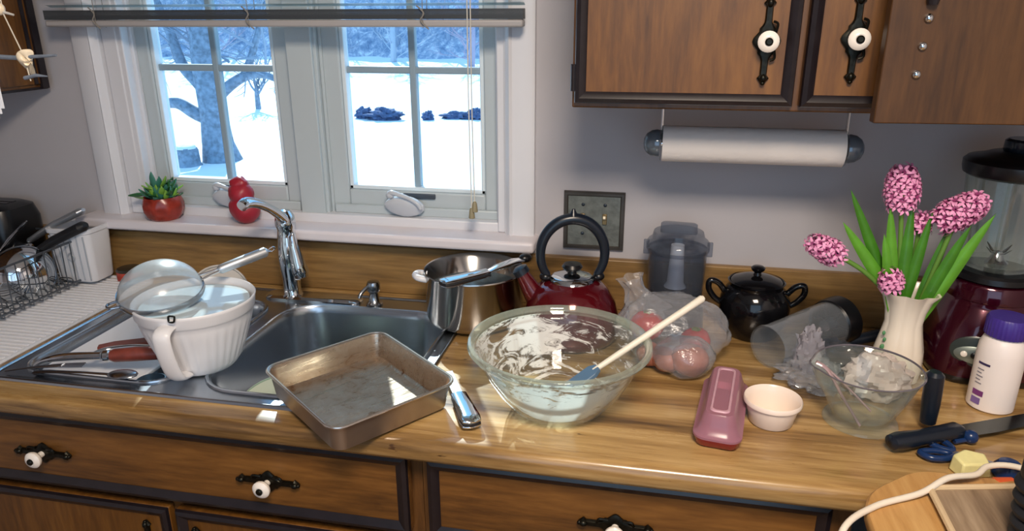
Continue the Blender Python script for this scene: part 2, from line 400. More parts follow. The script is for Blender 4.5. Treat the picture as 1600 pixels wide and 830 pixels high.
# ---- base cabinets
M_frame = M_cabframe
def pull(parent, x, y, z, vertical=False, L=.122, knob=True):
    """backplate with turned ends and a porcelain knob; lies in the xz plane facing -y"""
    out = []
    N = 28
    for i in range(N+1):
        u = -1+2*i/N; a = abs(u)
        h = .0165*math.exp(-(a/.22)**2)+.0055+.004*math.exp(-((a-.3)/.06)**2)
        if a > .72: h = .0032+.0062*math.exp(-((a-.86)/.07)**2)
        if a > .97: h *= .5
        out.append((u*L/2, h))
    poly = [(a, -b) for a, b in out]+[(a, b) for a, b in reversed(out)]
    b = B()
    b.loft([[(p, 0, q) for p, q in poly], [(p, -.0035, q) for p, q in poly], [(p*.98, -.006, q*.7) for p, q in poly]])
    for s_ in (-1, 1):
        b.ball((s_*L*.43, -.006, 0), .0055, 10, 8, (1.3, 1, 1)); b.ball((s_*L*.485, -.005, 0), .004, 8, 6)
        b.tube(smoothpath([(s_*.012, -.006, .012), (s_*.026, -.008, .014), (s_*.03, -.007, .007)], 4), .0022, 6)
    rot = (0, PI/2, 0) if vertical else (0, 0, 0)
    pl = b.build('pull_plate', M_iron, parent, loc=(x, y, z), rot=rot)
    B().lathe([(.006, 0), (.006, .012), (.0135, .015), (.0165, .020), (.0165, .024), (.013, .028), (.008, .0295), (.006, .0285)], 24, axis=(0, -1, 0)).build('knob', M_porc, pl, loc=(0, -.005, 0))
    B().lathe([(.0062, .0), (.0062, .003), (.004, .0048)], 16, axis=(0, -1, 0)).build('knob_screw', M_iron, pl, loc=(0, -.033, 0))
    return pl
def panelfront(kind, parent, x0, x1, z0, z1, y, grain, mw=.022, name=None):
    """a door or drawer front with dark raised moulding round a wooden panel, facing -y"""
    d = B().box(x0, x1, y, y+.018, z0, z1).build(kind, M_cabx if grain == 'x' else M_cabz, parent, bevel=.003)
    m = B()
    def strip(a, b_, c, e): m.add(*frame_strip(a, b_, c, e))
    prof = [(0, 0), (.002, -.006), (.009, -.009), (.015, -.006), (mw, -.001)]
    outer = []
    loops = []
    for off, dy in prof:
        loops.append([(x0+off, y+dy, z0+off), (x1-off, y+dy, z0+off), (x1-off, y+dy, z1-off), (x0+off, y+dy, z1-off)])
    m.loft(loops, False, False)
    m.build('moulding', M_dark, d, ang=20)
    return d
def carcass(name, label, x0, x1):
    t = thing(name, label, 'cabinet', ((x0+x1)/2, -.30, 0)); ox = (x0+x1)/2; oy = -.30
    b = B().box(x0-ox, x1-ox, -.59-oy, -.57-oy, .09, .8695)
    b.box(x0-ox, x0-ox+.018, -.57-oy, -.01-oy, .09, .8695).box(x1-ox-.018, x1-ox, -.57-oy, -.01-oy, .09, .8695).box(x0-ox, x1-ox, -.57-oy, -.01-oy, .09, .108)
    b.build('carcass', M_frame, t, smooth=False)
    B().box(x0-ox, x1-ox, -.53-oy, -.51-oy, 0, .09).build('toe_kick', M_dark, t, smooth=False)
    return t, ox, oy
t, ox, oy = carcass('sink_base_cabinet', 'brown sink base cabinet with one wide drawer front and two doors', -1.16, -.141)
FY = -.61-oy
d = panelfront('drawer_front', t, -1.15-ox, -.160-ox, .700, .858, FY, 'x')
pull(d, -.898-ox, FY-.0015, .772); pull(d, -.426-ox, FY-.0015, .772)
d = panelfront('door', t, -1.15-ox, -.648-ox, .12, .680, FY, 'z'); pull(d, -.700-ox, FY-.0015, .585, True)
d = panelfront('door', t, -.632-ox, -.160-ox, .12, .680, FY, 'z'); pull(d, -.594-ox, FY-.0015, .585, True)
t, ox, oy = carcass('drawer_base_cabinet', 'brown base cabinet right of the sink unit with dark-edged drawer', -.140, .56)
d = panelfront('drawer_front', t, -.126-ox, .524-ox, .700, .858, FY, 'x'); pull(d, .196-ox, FY-.0015, .772)
d = panelfront('door', t, -.126-ox, .524-ox, .12, .680, FY, 'z')
t, ox, oy = carcass('left_base_cabinet', 'brown base cabinet at far left under the dish drainer', WX0+.002, -1.161)
d = panelfront('drawer_front', t, WX0+.02-ox, -1.175-ox, .700, .858, FY, 'x')
pc = thing('peninsula_cabinet', 'dark sided base cabinet under the counter leg at right', 'cabinet', (.9, -.98, 0))
B().box(-.30, .315, -.36, .36, 0, .8695).build('carcass', M_frame, pc, smooth=False)

# ================================================================== UPPER CABINETS
uc = thing('upper_cabinet', 'brown upper cabinet with dark-edged doors above the paper towel roll', 'cabinet', (.58, -.16, 1.412))
ox, oy, oz = .58, -.16, 1.412
b = B().box(.073-ox, 1.21-ox, -.318-oy, -.001-oy, 0, .76)
b.build('carcass', M_cabframe, uc, bevel=.003)
for (a, c, hx, hz) in ((.079, .438, .387, .114), (.449, .80, .520, .118), (.812, 1.16, .9, .118)):
    d = panelfront('door', uc, a-ox, c-ox, .010, .74, -.336-oy, 'z', .020)
    pull(d, hx-ox, -.336-oy-.0015, hz, True, L=.135)
B().tube([(.077-ox, -.335-oy, .03), (.077-ox, -.335-oy, .075)], .005, 8).build('hinge', M_dark, uc)
od = thing('cabinet_door', 'plain brown cabinet door with three silver studs, in front of upper cabinet at top right', 'cabinet door', (.546, -.412, 1.409), math.radians(4.5))
B().box(0, .46, 0, .02, 0, .72).build('door_panel', wood('door_back_wood', ['#2f1c0d', '#4b3016', '#5c3d1e'], 2, .45, 90, 10, .12, .05, .0), od, bevel=.002)
for z, x in ((.073, .0495), (.113, .0515), (.152, .0535)):
    B().ball((0, -.001, 0), .0065, 14, 10, (1, .8, 1)).build('stud', M_chrome, od, loc=(x, -.001, z))
B().lathe([(.007, 0), (.009, .008), (.004, .016), (.006, .03)], 14).build('knob_shank', M_dark, od, loc=(.0535, -.006, .170))

# left-wall cabinet seen at the top left
lc = thing('wall_cabinet', 'brown cabinet corner on the left wall behind the hanging mobile', 'cabinet', (-1.28, -.02, 1.397))
B().box(-.335, 0, -1.2, 0, 0, .8).build('carcass', M_cabframe, lc, bevel=.002)
B().box(0, .006, -.5, -.012, .012, .76).build('door', M_cabz, lc, smooth=False)
m = B(); 
m.box(.004, .012, -.022, -.002, 0, .78).box(.004, .009, -.040, -.030, .012, .77)
m.box(.0, .004, -1.2, 0, -.002, .004)
m.build('moulding', M_dark, lc, smooth=False)

# ================================================================== WALL ITEMS
sp = thing('switch_plate', 'pewter double light switch plate on wall behind kettle', 'light switch', (.0925, -.0005, 1.1195))
pw, ph = .1385, .136
M_pew = mat('pewter', '#6f7470', .45, .35, var=.25, vscale=60, bump=.3, bscale=160)
B().box(-pw/2+.006, pw/2-.006, -.008, 0, -ph/2+.006, ph/2-.006).build('plate', M_pew, sp, bevel=.002)
fr = B(); lo = []
for off, dy in ((0, 0), (0, -.006), (.003, -.011), (.008, -.011), (.011, -.0075)):
    lo.append([(-pw/2+off, dy, -ph/2+off), (pw/2-off, dy, -ph/2+off), (pw/2-off, dy, ph/2-off), (-pw/2+off, dy, ph/2-off)])
fr.loft(lo, False, False).build('plate_rim', mat('pewter_dark', '#4a4744', .4, .4, var=.2), sp, ang=20)
for x in (-.025, .025):
    sw = B().box(-.005, .005, -.006, 0, -.012, .012).build('switch_slot', mat('brass_toggle_frame', '#8c7a58', .35, .7), sp, loc=(x, -.008, .006), bevel=.001)
    B().box(-.003, .003, -.016, 0, -.003, .004, Matrix.Rotation(-.5, 3, 'X')).build('toggle', mat('cream_plastic', '#ded3b8', .3), sw, loc=(0, -.004, 0), bevel=.001)
    for z in (.038, -.030): B().ball((x, -.008, z), .0042, 10, 6, (1, .5, 1)).build('screw', mat('screw_dark', '#39424d', .4, .6), sp)

# paper towel holder
ph_ = thing('paper_towel_holder', 'wire paper towel holder with round end knobs under the upper cabinet', 'paper towel holder', (.40, -.165, 1.34))
for s_ in (-1, 1):
    B().tube([(s_*.168, 0, -.005), (s_*.168, 0, .072)], .0028, 8).build('hanger_wire', M_chrome, ph_)
    B().lathe([(.026, 0), (.027, .006), (.025, .016), (.019, .025), (.010, .030), (0, .031)], 28, axis=(s_, 0, 0)).build('end_knob', mat('knob_grey', '#6e7984', .12, .3), ph_, loc=(s_*.171, 0, -.012))
    B().lathe([(.0, 0), (.031, .0), (.033, .002), (.031, .004)], 32, axis=(s_, 0, 0)).build('end_disc', M_cleark, ph_, loc=(s_*.1665, 0, -.012))
B().tube([(-.168, 0, -.012), (.168, 0, -.012)], .006, 10).build('rod', M_chrome, ph_)
pt = thing('paper_towel_roll', 'white paper towel roll hanging on the wire holder', 'paper towels', (.40, -.165, 1.328))
b = B(); L = .1655; sp_ = []
prof = []
for i in range(72):
    a = 2*PI*i/72; prof.append((.0345*math.cos(a)+(.0008 if i < 3 else 0), .0345*math.sin(a)))
b.loft([[(-L, p*.6, q*.6) for p, q in prof], [(-L, p, q) for p, q in prof]]+[[(x, p, q) for p, q in prof] for x in (-L+.002, L-.002)]+[[(L, p, q) for p, q in prof], [(L, p*.6, q*.6) for p, q in prof]], False, False)
b.build('roll', mat('paper_towel', '#e6e2de', .9, bump=.5, bscale=90), pt)
B().lathe([(.0209, -L), (.0209, L)], 24, axis=(1, 0, 0), cap0=False, cap1=False).build('core', mat('cardboard', '#8b735a', .9), pt)

# ================================================================== SINK
sk = thing('kitchen_sink', 'stainless steel double basin kitchen sink set in the counter', 'sink', (-.596, -.325, CZ))
ox, oy = -.596, -.325
outer = rrect(.838, .535, .035, .003, 8)
holes = [(-.972, -.655, -.552, -.150, .05), (-.598, -.212, -.552, -.140, .085)]
def fill_with_holes(outer, hs, z):
    bm = bmesh.new(); ed = []
    for lp in [outer]+hs:
        vs = [bm.verts.new((p[0], p[1], z)) for p in lp]
        for i in range(len(vs)): ed.append(bm.edges.new((vs[i], vs[(i+1) % len(vs)])))
    bmesh.ops.triangle_fill(bm, use_beauty=True, use_dissolve=False, edges=ed)
    me = bpy.data.meshes.new('tmp'); bm.to_mesh(me); bm.free()
    b = B(); b.v = [tuple(v.co) for v in me.vertices]; b.f = [tuple(p.vertices) for p in me.polygons]; bpy.data.meshes.remove(me)
    return b
hl = [rrect(x1-x0, y1-y0, r, 0, 8, (x0+x1)/2-ox, (y0+y1)/2-oy) for x0, x1, y0, y1, r in holes]
b = fill_with_holes(rrect(.826, .523, .03, 0, 8), hl, .003)
# raised bead round the outside
b.loft([rrect(.840, .537, .036, .0003, 8), rrect(.838, .535, .035, .004, 8), rrect(.834, .531, .034, .0065, 8), rrect(.829, .526, .032, .0065, 8), rrect(.824, .521, .03, .003, 8)], False, False)
b.build('rim', M_sink, sk, ang=60)
for (x0, x1, y0, y1, r), dep in zip(holes, (.15, .185)):
    cx, cy = (x0+x1)/2-ox, (y0+y1)/2-oy; w_, d_ = x1-x0, y1-y0
    lo = [rrect(w_+.012, d_+.012, r+.006, .0055, 8, cx, cy), rrect(w_+.004, d_+.004, r+.002, .0055, 8, cx, cy), rrect(w_, d_, r, .002, 8, cx, cy), rrect(w_-.006, d_-.006, r, -.012, 8, cx, cy), rrect(w_-.016, d_-.016, r, -dep+.04, 8, cx, cy),
          rrect(w_-.03, d_-.03, r, -dep+.015, 8, cx, cy), rrect(w_-.07, d_-.07, r*.8, -dep+.002, 8, cx, cy), rrect(w_*.4, d_*.4, r*.4, -dep-.004, 8, cx, cy)]
    bs_ = B().loft(lo, False, True).build('basin', M_sink, sk, ang=60)
    B().tube(rrect(w_+.012, d_+.012, r+.006, .0048, 8, cx, cy), .0042, 8, True).build('lip', M_sink, sk)
    B().lathe([(.042, .004), (.040, .006), (.03, .003), (.012, .0), (0, .0)], 28, (cx, cy, -dep-.003)).build('drain', M_chrome, bs_)

# faucet
fc = thing('faucet', 'chrome single-lever pull-out faucet behind the sink', 'faucet', (-.628, -.095, CZ+.0032))
B().loft([rrect(.25, .052, .025, 0, 8), rrect(.25, .052, .025, .004, 8), rrect(.235, .04, .02, .009, 8)]).build('deck_plate', M_chrome, fc, loc=(.055, 0, 0))
B().lathe([(.026, .0), (.027, .006), (.022, .012), (.0205, .03), (.0215, .055), (.0245, .075), (.0265, .10), (.0255, .13), (.022, .155), (.0205, .175), (.0235, .182), (.0245, .19), (.022, .206), (.014, .219), (0, .222)], 36).build('body', M_chrome, fc)
B().tube(smoothpath([(.004, -.006, .196), (.006, -.035, .218), (.006, -.075, .244), (.005, -.12, .266), (.002, -.155, .276), (0, -.172, .272)]), interp([.0135, .0110, .0100, .0105, .0125, .0115]), 20).build('spout', M_chrome, fc)
# teardrop lever on the right of the body
B().loft([[Vector((.018+cx_+rw*math.cos(2*PI*i/20), -.012+rw*1.0*math.sin(2*PI*i/20), z)) for i in range(20)] for cx_, rw, z in ((.004, .004, .168), (.002, .0085, .160), (.004, .0115, .135), (.009, .0165, .10), (.014, .0205, .076), (.015, .018, .062), (.010, .010, .054))]).build('lever', M_chrome, fc)
# soap dispenser
sd = thing('soap_dispenser', 'short chrome soap dispenser pump right of the faucet', 'soap dispenser', (-.414, -.103, CZ+.0032))
B().lathe([(.020, 0), (.020, .004), (.014, .009), (.011, .022), (.010, .03), (.0135, .034), (.016, .038), (.016, .052), (.0135, .058), (0, .059)], 24).build('pump_head', M_steel, sd)
B().tube(smoothpath([(0, 0, .045), (-.01, -.012, .047), (-.02, -.028, .037), (-.023, -.034, .027)], 5), .0045, 10).build('nozzle', M_steel, sd)

# ================================================================== THINGS IN AND ON THE SINK
# --- white ribbed batter bowl
bb = thing('batter_bowl', 'large white ribbed batter bowl with handle standing on sink divider', 'mixing bowl', (-.630, -.462, CZ+.0068))
def rib(a, z): return 1+(.010*math.cos(a*36) if .015 < z < .098 else 0)
prof = [(.058, 0), (.060, .0), (.064, .004), (.074, .018), (.086, .05), (.098, .085), (.1035, .102), (.1045, .112), (.1065, .114), (.109, .118), (.111, .134), (.1125, .138), (.1105, .1405), (.107, .138), (.1035, .118), (.096, .085), (.082, .045), (.068, .014), (.05, .008), (0, .007)]
B().lathe(prof, 144, mod=lambda a, z: rib(a, z)).build('bowl', M_whitep, bb, ang=70)
hx = math.radians(-82)
hp = smoothpath([(.100, 0, .122), (.124, 0, .121), (.133, 0, .108), (.125, 0, .065), (.106, 0, .024), (.076, 0, .012)], 6)
B().tube(hp, .0165, 16, flat=.42).build('handle', M_whitep, bb, rot=(0, 0, hx))
B().lathe([(.100, .128), (.0995, .1285), (0, .1285)], 48, cap0=False).build('liquid', mat('milky_water', '#bcc7cb', .08), bb)
# --- strainer
st_ = thing('strainer', 'round wire mesh strainer lying dome up across the white batter bowl', 'strainer', (-.690, -.475, 1.066), rot=(math.radians(9), math.radians(4), 0))
R = .077
B().lathe([(R, -.006), (R+.002, 0), (R+.001, .007), (R-.002, .006), (R-.002, -.005)], 56, cap0=False, cap1=False).build('hoop', M_steel, st_)
dome = [(R-.001, .003)]+[((R-.002)*math.cos(a*PI/2/10), .004+.056*math.sin(a*PI/2/10)) for a in range(1, 11)]
B().lathe(dome, 48, cap0=False, cap1=True).build('mesh', M_mesh, st_)
ha = math.atan2(.20, .155)
hd = Vector((math.cos(ha), math.sin(ha), .10)).normalized()
for s_ in (-1, 1):
    sd_ = Vector((-hd.y, hd.x, 0))*s_
    B().tube([hd*(R-.002)+sd_*.010, hd*(R+.02)+sd_*.006, hd*(R+.045)+sd_*.004], .0022, 8).build('neck_wire', M_chrome, st_)
B().tube([hd*(R+.035), hd*(R+.04), hd*(R+.09), hd*(R+.135), hd*(R+.14)], [.006, .0095, .0105, .0105, .006], 16).build('handle', mat('satin_steel', '#c3c8ce', .42, .85), st_)
B().tube(smoothpath([hd*(R+.138), hd*(R+.150)+Vector((0, 0, .005)), hd*(R+.156), hd*(R+.148)-Vector((0, 0, .004)), hd*(R+.139)], 5), .0018, 8).build('hanging_loop', M_chrome, st_)
for aa in (ha+PI-.05,):
    e = Vector((math.cos(aa), math.sin(aa), 0)); q = Vector((-e.y, e.x, 0))
    B().tube(smoothpath([e*R+q*.012, e*(R+.014)+q*.009, e*(R+.018), e*(R+.014)-q*.009, e*R-q*.012], 5), .0024, 8).build('rest_hook', M_steel, st_)
# small black wire loop on the bowl rim
t = thing('wire_clip', 'tiny black wire loop hooked on front rim of the white batter bowl', 'clip', (-.598, -.575, 1.060)); t.scale = (.72,)*3
B().tube(smoothpath([(-.008, 0, .006), (-.007, -.003, -.005), (0, -.004, -.007), (.007, -.003, -.005), (.008, 0, .006), (0, .002, .007)], 6, True), .0026, 8, True).build('loop', M_iron, t)
# --- pale lid behind the bowl
t = thing('plastic_lid', 'pale grey round lid leaning behind the white batter bowl', 'saucer', (-.70, -.295, .925), rot=(math.radians(62), 0, math.radians(18)))
B().lathe([(0, .0), (.060, .0), (.066, .004), (.066, .010), (.063, .010), (.061, .004), (0, .003)], 40).build('disc', mat('lid_grey', '#b9b5b1', .4), t, loc=(0, .062, 0))
# --- cutting board / tray standing in the left basin
t = thing('white_cutting_board', 'white plastic cutting board lying in the left sink basin', 'cutting board', (-.862, -.352, .880), rot=(0, math.radians(5), 0))
B().loft([rrect(.195, .365, .03, 0), rrect(.20, .37, .032, .003), rrect(.20, .37, .032, .008), rrect(.195, .365, .03, .011)]).build('board', M_whitep, t)
M_rose = mat('rosewood_handle', '#7a3a30', .35, var=.2, vscale=60)
def utensil(name, label, cat, p0, p1, kind):
    p0, p1 = Vector(p0), Vector(p1); d = p1-p0; L = d.length
    t = thing(name, label, cat, p0); t.rotation_mode = 'QUATERNION'; t.rotation_quaternion = d.to_track_quat('X', 'Z')
    return t, L
t, L = utensil('carving_knife', 'knife with reddish wooden handle lying flat in left basin behind the peeler', 'knife', (-.905, -.425, .904), (-.735, -.33, .906), 0)
B().loft([[Vector((x, y*w_, z)) for y, z in ((-1, -.004), (1, -.004), (1, .006), (-1, .006))] for x, w_ in ((0, .008), (.03, .016), (.09, .014), (.12, .010))]).build('handle', M_rose, t, bevel=.002)
B().add([(.115, -.012, 0), (.24, -.010, 0), (.26, .002, 0), (.23, .014, 0), (.115, .012, 0), (.115, -.012, .0015), (.24, -.010, .0015), (.26, .002, .0015), (.23, .014, .0015), (.115, .012, .0015)], [(0, 1, 2, 3, 4), (5, 6, 7, 8, 9), (0, 1, 6, 5), (1, 2, 7, 6), (2, 3, 8, 7), (3, 4, 9, 8), (4, 0, 5, 9)]).build('blade', M_steel, t, smooth=False)
t, L = utensil('can_opener', 'steel hinged opener with one reddish brown handle on the front of left basin', 'can opener', (-.945, -.545, .925), (-.745, -.475, .927), 0)
B().tube(smoothpath([(0, 0, -.006), (.02, .002, .004), (.06, .002, .008), (.125, 0, .006)]), interp([.003, .006, .0085, .0085]), 12).build('jaw', M_chrome, t)
B().lathe([(.009, 0), (.0125, .003), (.0125, .012), (.009, .016)], 20, (.128, 0, .005), axis=(1, 0, 0)).build('collar', M_chrome, t)
B().tube([(.142, 0, .005), (.15, 0, .005), (.19, 0, .005), (.235, 0, .004), (.24, 0, .004)], [.010, .0135, .0145, .0135, .009], 16).build('handle', M_rose, t)
B().tube(smoothpath([(.10, .010, .004), (.12, .034, .004), (.17, .045, .003), (.22, .040, .0)]), interp([.005, .007, .006, .004]), 10, flat=.6).build('lever', M_chrome, t)
t, L = utensil('table_spoon', 'steel spoon with long handle lying along front rim of left basin', 'spoon', (-.925, -.566, .9185), (-.700, -.556, .924), 0)
B().tube([(0, 0, 0), (.03, 0, .003), (.10, 0, .005), (.16, 0, .004)], [.007, .006, .0035, .004], 10, flat=.45).build('handle', M_steel, t)
B().ball((.188, 0, .005), .018, 16, 10, (1.7, 1, .35)).build('bowl', M_steel, t)
t, L = utensil('table_fork', 'steel fork beside the spoon with its tip over the sink edge', 'fork', (-.985, -.572, .9185), (-.875, -.545, .924), 0)
B().tube([(0, 0, 0), (.05, 0, .004), (.11, 0, .004)], [.003, .0035, .006], 8, flat=.5).build('handle', M_steel, t)
for k in range(4): B().tube([(.105, (k-1.5)*.004, .004), (.15, (k-1.5)*.0052, .002)], .0014, 6).build('tine', M_steel, t)
t = thing('steel_cup', 'small blue-grey steel cup low in left basin beside the batter bowl', 'cup', (-.735, -.492, .806))
B().lathe([(.022, 0), (.024, .004), (.027, .075), (.0285, .077), (.0265, .078), (.022, .01), (0, .008)], 28).build('cup', mat('blue_steel', '#7792a8', .25, .8), t)
# plates in right basin
def plate(label, x, y, z, R, col, tilt, grp=None):
    t = thing('dinner_plate', label, 'plate', (x, y, z), rot=tilt)
    B().lathe([(R*.5, 0), (R*.56, .0), (R*.62, .006), (R, .018), (R*1.0, .021), (R*.6, .010), (0, .006)], 48).build('plate', col, t)
    B().lathe([(R*.965, .0203), (R*.985, .0215), (R*.995, .0208)], 48, cap0=False, cap1=False).build('rim_band', mat('plate_band_green', '#7f9a86', .25), t)
    return t
M_pl = mat('plate_pale_green', '#b9c4b4', .2, var=.06)
plate('pale green plate leaning at the front of the right sink basin', -.480, -.470, .800, .095, M_pl, (math.radians(38), 0, 0))
plate('small pale saucer at the front left of the right sink basin', -.560, -.475, .785, .045, M_pl, (math.radians(40), 0, 0))
t = thing('measuring_bowl', 'small white bowl in back corner of the left basin', 'bowl', (-.705, -.235, .80))
B().lathe([(.03, 0), (.033, 0), (.05, .03), (.055, .06), (.057, .062), (.054, .062), (.048, .032), (.03, .006), (0, .005)], 36).build('bowl', M_white, t)
# --- square baking pan
bp = thing('baking_pan', 'empty square metal baking pan with baked-on stains, hanging over the counter edge', 'baking pan', (-.264, -.550, .9205))
bp.rotation_euler = (0, .048, -.647)
bp.rotation_mode = 'XYZ'
a, b_ = .254, .243
lo = [rrect(a-.030, b_-.030, .016, 0), rrect(a-.022, b_-.022, .020, .002), rrect(a-.010, b_-.010, .022, .046), rrect(a+.0, b_+.0, .026, .048), rrect(a+.002, b_+.002, .027, .051), rrect(a-.002, b_-.002, .025, .0535), rrect(a-.010, b_-.010, .021, .051), rrect(a-.016, b_-.016, .019, .044), rrect(a-.028, b_-.028, .014, .006), rrect(a-.040, b_-.040, .010, .0025)]
def panmat():
    t = NT('baked_aluminium'); p = t.pr(None, .3, .85)
    n1 = t.noise(t.coord(), 28, 6, .7, .8); n2 = t.noise(t.coord((1, .12, 1)), 130, 3, .6)
    g = t.n('ShaderNodeTexCoord'); sx = t.n('ShaderNodeSeparateXYZ'); t.l(g.outputs['Object'], sx.inputs[0])
    # brown grease near the wall-to-base corner
    mr = t.n('ShaderNodeMapRange', i_1=.004, i_2=.030); mr.inputs['From Min'].default_value = .004; mr.inputs['From Max'].default_value = .034; mr.inputs['To Min'].default_value = .05; mr.inputs['To Max'].default_value = -.02
    t.l(sx.outputs['Z'], mr.inputs['Value'])
    ad = t.n('ShaderNodeMath', operation='ADD'); t.l(n1, ad.inputs[0]); t.l(mr.outputs[0], ad.inputs[1])
    c = t.ramp(ad.outputs[0], [(.36, srgb('#b4a798')), (.64, srgb('#a69482')), (.735, srgb('#7d5c3e')), (.80, srgb('#4d3320'))])
    t.l(c, p.inputs['Base Color']); t.l(t.ramp(n2, [(.3, (.2, .2, .2, 1)), (.7, (.42, .42, .42, 1))]), p.inputs['Roughness'])
    t.bump(n2, p, .15); return t.done(p)
M_pan_in = panmat()
B().loft(lo[:7], True, False).build('shell', M_alu, bp, ang=50)
B().loft(lo[6:], False, True).build('inner_lining', M_pan_in, bp, ang=50)
B().tube(rrect(a-.001, b_-.001, .026, .0515, 6), .0024, 8, True).build('rolled_rim', mat('rim_highlight', '#c9c2ba', .25, .9), bp)  # added rim tube; the rim's highlight is put into its lighter colour
# --- steel handle lying half under the pan
t = thing('steel_handled_knife', 'steel and black knife handle poking out beside the baking pan', 'knife', (-.046, -.600, .9245), math.radians(118))
def steel_handle(t, L=.10, w_=.011):
    B().tube([(0, 0, 0), (.004, 0, 0), (.02, 0, 0), (L, 0, 0), (L+.004, 0, 0)], [.006, w_, w_*1.15, w_*.9, .006], 18, flat=.42).build('handle_core', M_blackm, t)
    for s_ in (1, -1): B().tube([(.001, 0, s_*.0042), (.005, 0, s_*.0046), (.02, 0, s_*.0048), (L, 0, s_*.004), (L+.003, 0, s_*.003)], [.006, w_*1.04, w_*1.2, w_*.93, .006], 18, flat=.28).build('handle_scale', M_chrome, t)
steel_handle(t, .105, .0155)
B().box(.105, .20, -.009, .009, -.0008, .0008).build('blade', M_steel, t, smooth=False)

# ================================================================== STOCK POT AND KETTLE
pp = thing('stock_pot', 'stainless steel stock pot beside the red kettle behind the sink corner', 'pot', (-.158, -.139, CZ+.007))
B().lathe([(.0, 0), (.095, 0), (.104, .004), (.108, .014), (.1085, .112), (.1115, .1155), (.1105, .118), (.1075, .116), (.106, .014), (.10, .006), (0, .005)], 72).build('pot', M_pot, pp, ang=60)
for a in (math.radians(196), math.radians(16)):
    e = Vector((math.cos(a), math.sin(a), 0)); q = Vector((-e.y, e.x, 0))
    if a > 3: B().tube(smoothpath([e*.105+q*.018+Vector((0, 0, .10)), e*.122+q*.017+Vector((0, 0, .104)), e*.130+Vector((0, 0, .105)), e*.122-q*.017+Vector((0, 0, .104)), e*.105-q*.018+Vector((0, 0, .10))], 5), .0075, 12).build('ear_handle', M_whitep, pp)
B().lathe([(.1045, .072), (.1045, .0725), (0, .0725)], 48, cap0=False).build('water', thin('water', '#cfe0e8', '#9fb4c0', .25, .03, 1.2), pp)
t = thing('pan_with_long_handle', 'shiny long pan handle with black stripe resting across the pot rim', 'frying pan', (-.196, -.268, 1.041), math.radians(47))
t.rotation_euler = (0, math.radians(-1), math.radians(46))
steel_handle(t, .115, .0155)
B().tube([(.115, 0, .001), (.14, 0, .006), (.185, 0, .010), (.205, 0, .010)], [.010, .014, .017, .012], 14, flat=.35).build('handle_neck', M_chrome, t)
B().ball((.215, .0, .012), .013, 14, 10, (1.2, 1, .8)).build('end_cap', M_black, t)
# kettle
kt = thing('tea_kettle', 'dark red enamel tea kettle with round black ring handle', 'kettle', (.066, -.185, CZ+.0008))
B().lathe([(.0, 0), (.088, 0), (.097, .006), (.103, .022), (.101, .05), (.092, .085), (.076, .112), (.060, .124), (.044, .129), (.0425, .131)], 64).build('body', M_wred, kt)
B().lathe([(.046, .128), (.048, .130), (.046, .134), (.040, .1385), (.020, .143), (.0, .1445)], 40, cap0=False).build('lid', M_chrome, kt)
B().lathe([(.010, .143), (.009, .150), (.019, .153), (.022, .158), (.018, .164), (.0, .166)], 28).build('lid_knob', M_black, kt)
ang = math.radians(12)
hr = B(); pts = []; hw = .067; 
for i in range(41):
    a = math.radians(-38+256*i/40)
    pts.append((hw*math.cos(a), 0, .186+.075*math.sin(a)))
rr = [.0085+.0035*math.sin(PI*i/40) for i in range(41)]
hr.tube(pts, rr, 16)
hr.build('handle', M_navy, kt, rot=(0, 0, ang))
B().lathe([(.010, 0), (.006, .007), (.003, .014), (0, .0145)], 14).build('handle_peak', M_navy, kt, loc=(.0, 0, .268))
for s_ in (-1, 1): B().ball((s_*.056*math.cos(ang), s_*.056*math.sin(ang), .136), .0125, 14, 10, (1, 1, .8)).build('handle_mount', M_black, kt)
sa = math.radians(186)
e = Vector((math.cos(sa), math.sin(sa), 0))
B().tube([e*.072+Vector((0, 0, .085)), e*.088+Vector((0, 0, .108)), e*.103+Vector((0, 0, .135)), e*.107+Vector((0, 0, .143))], [.026, .020, .015, .0155], 20).build('spout', M_wred, kt)
B().tube([e*.104+Vector((0, 0, .139)), e*.111+Vector((0, 0, .150)), e*.113+Vector((0, 0, .154))], [.0175, .017, .009], 18).build('spout_cap', M_navy, kt)

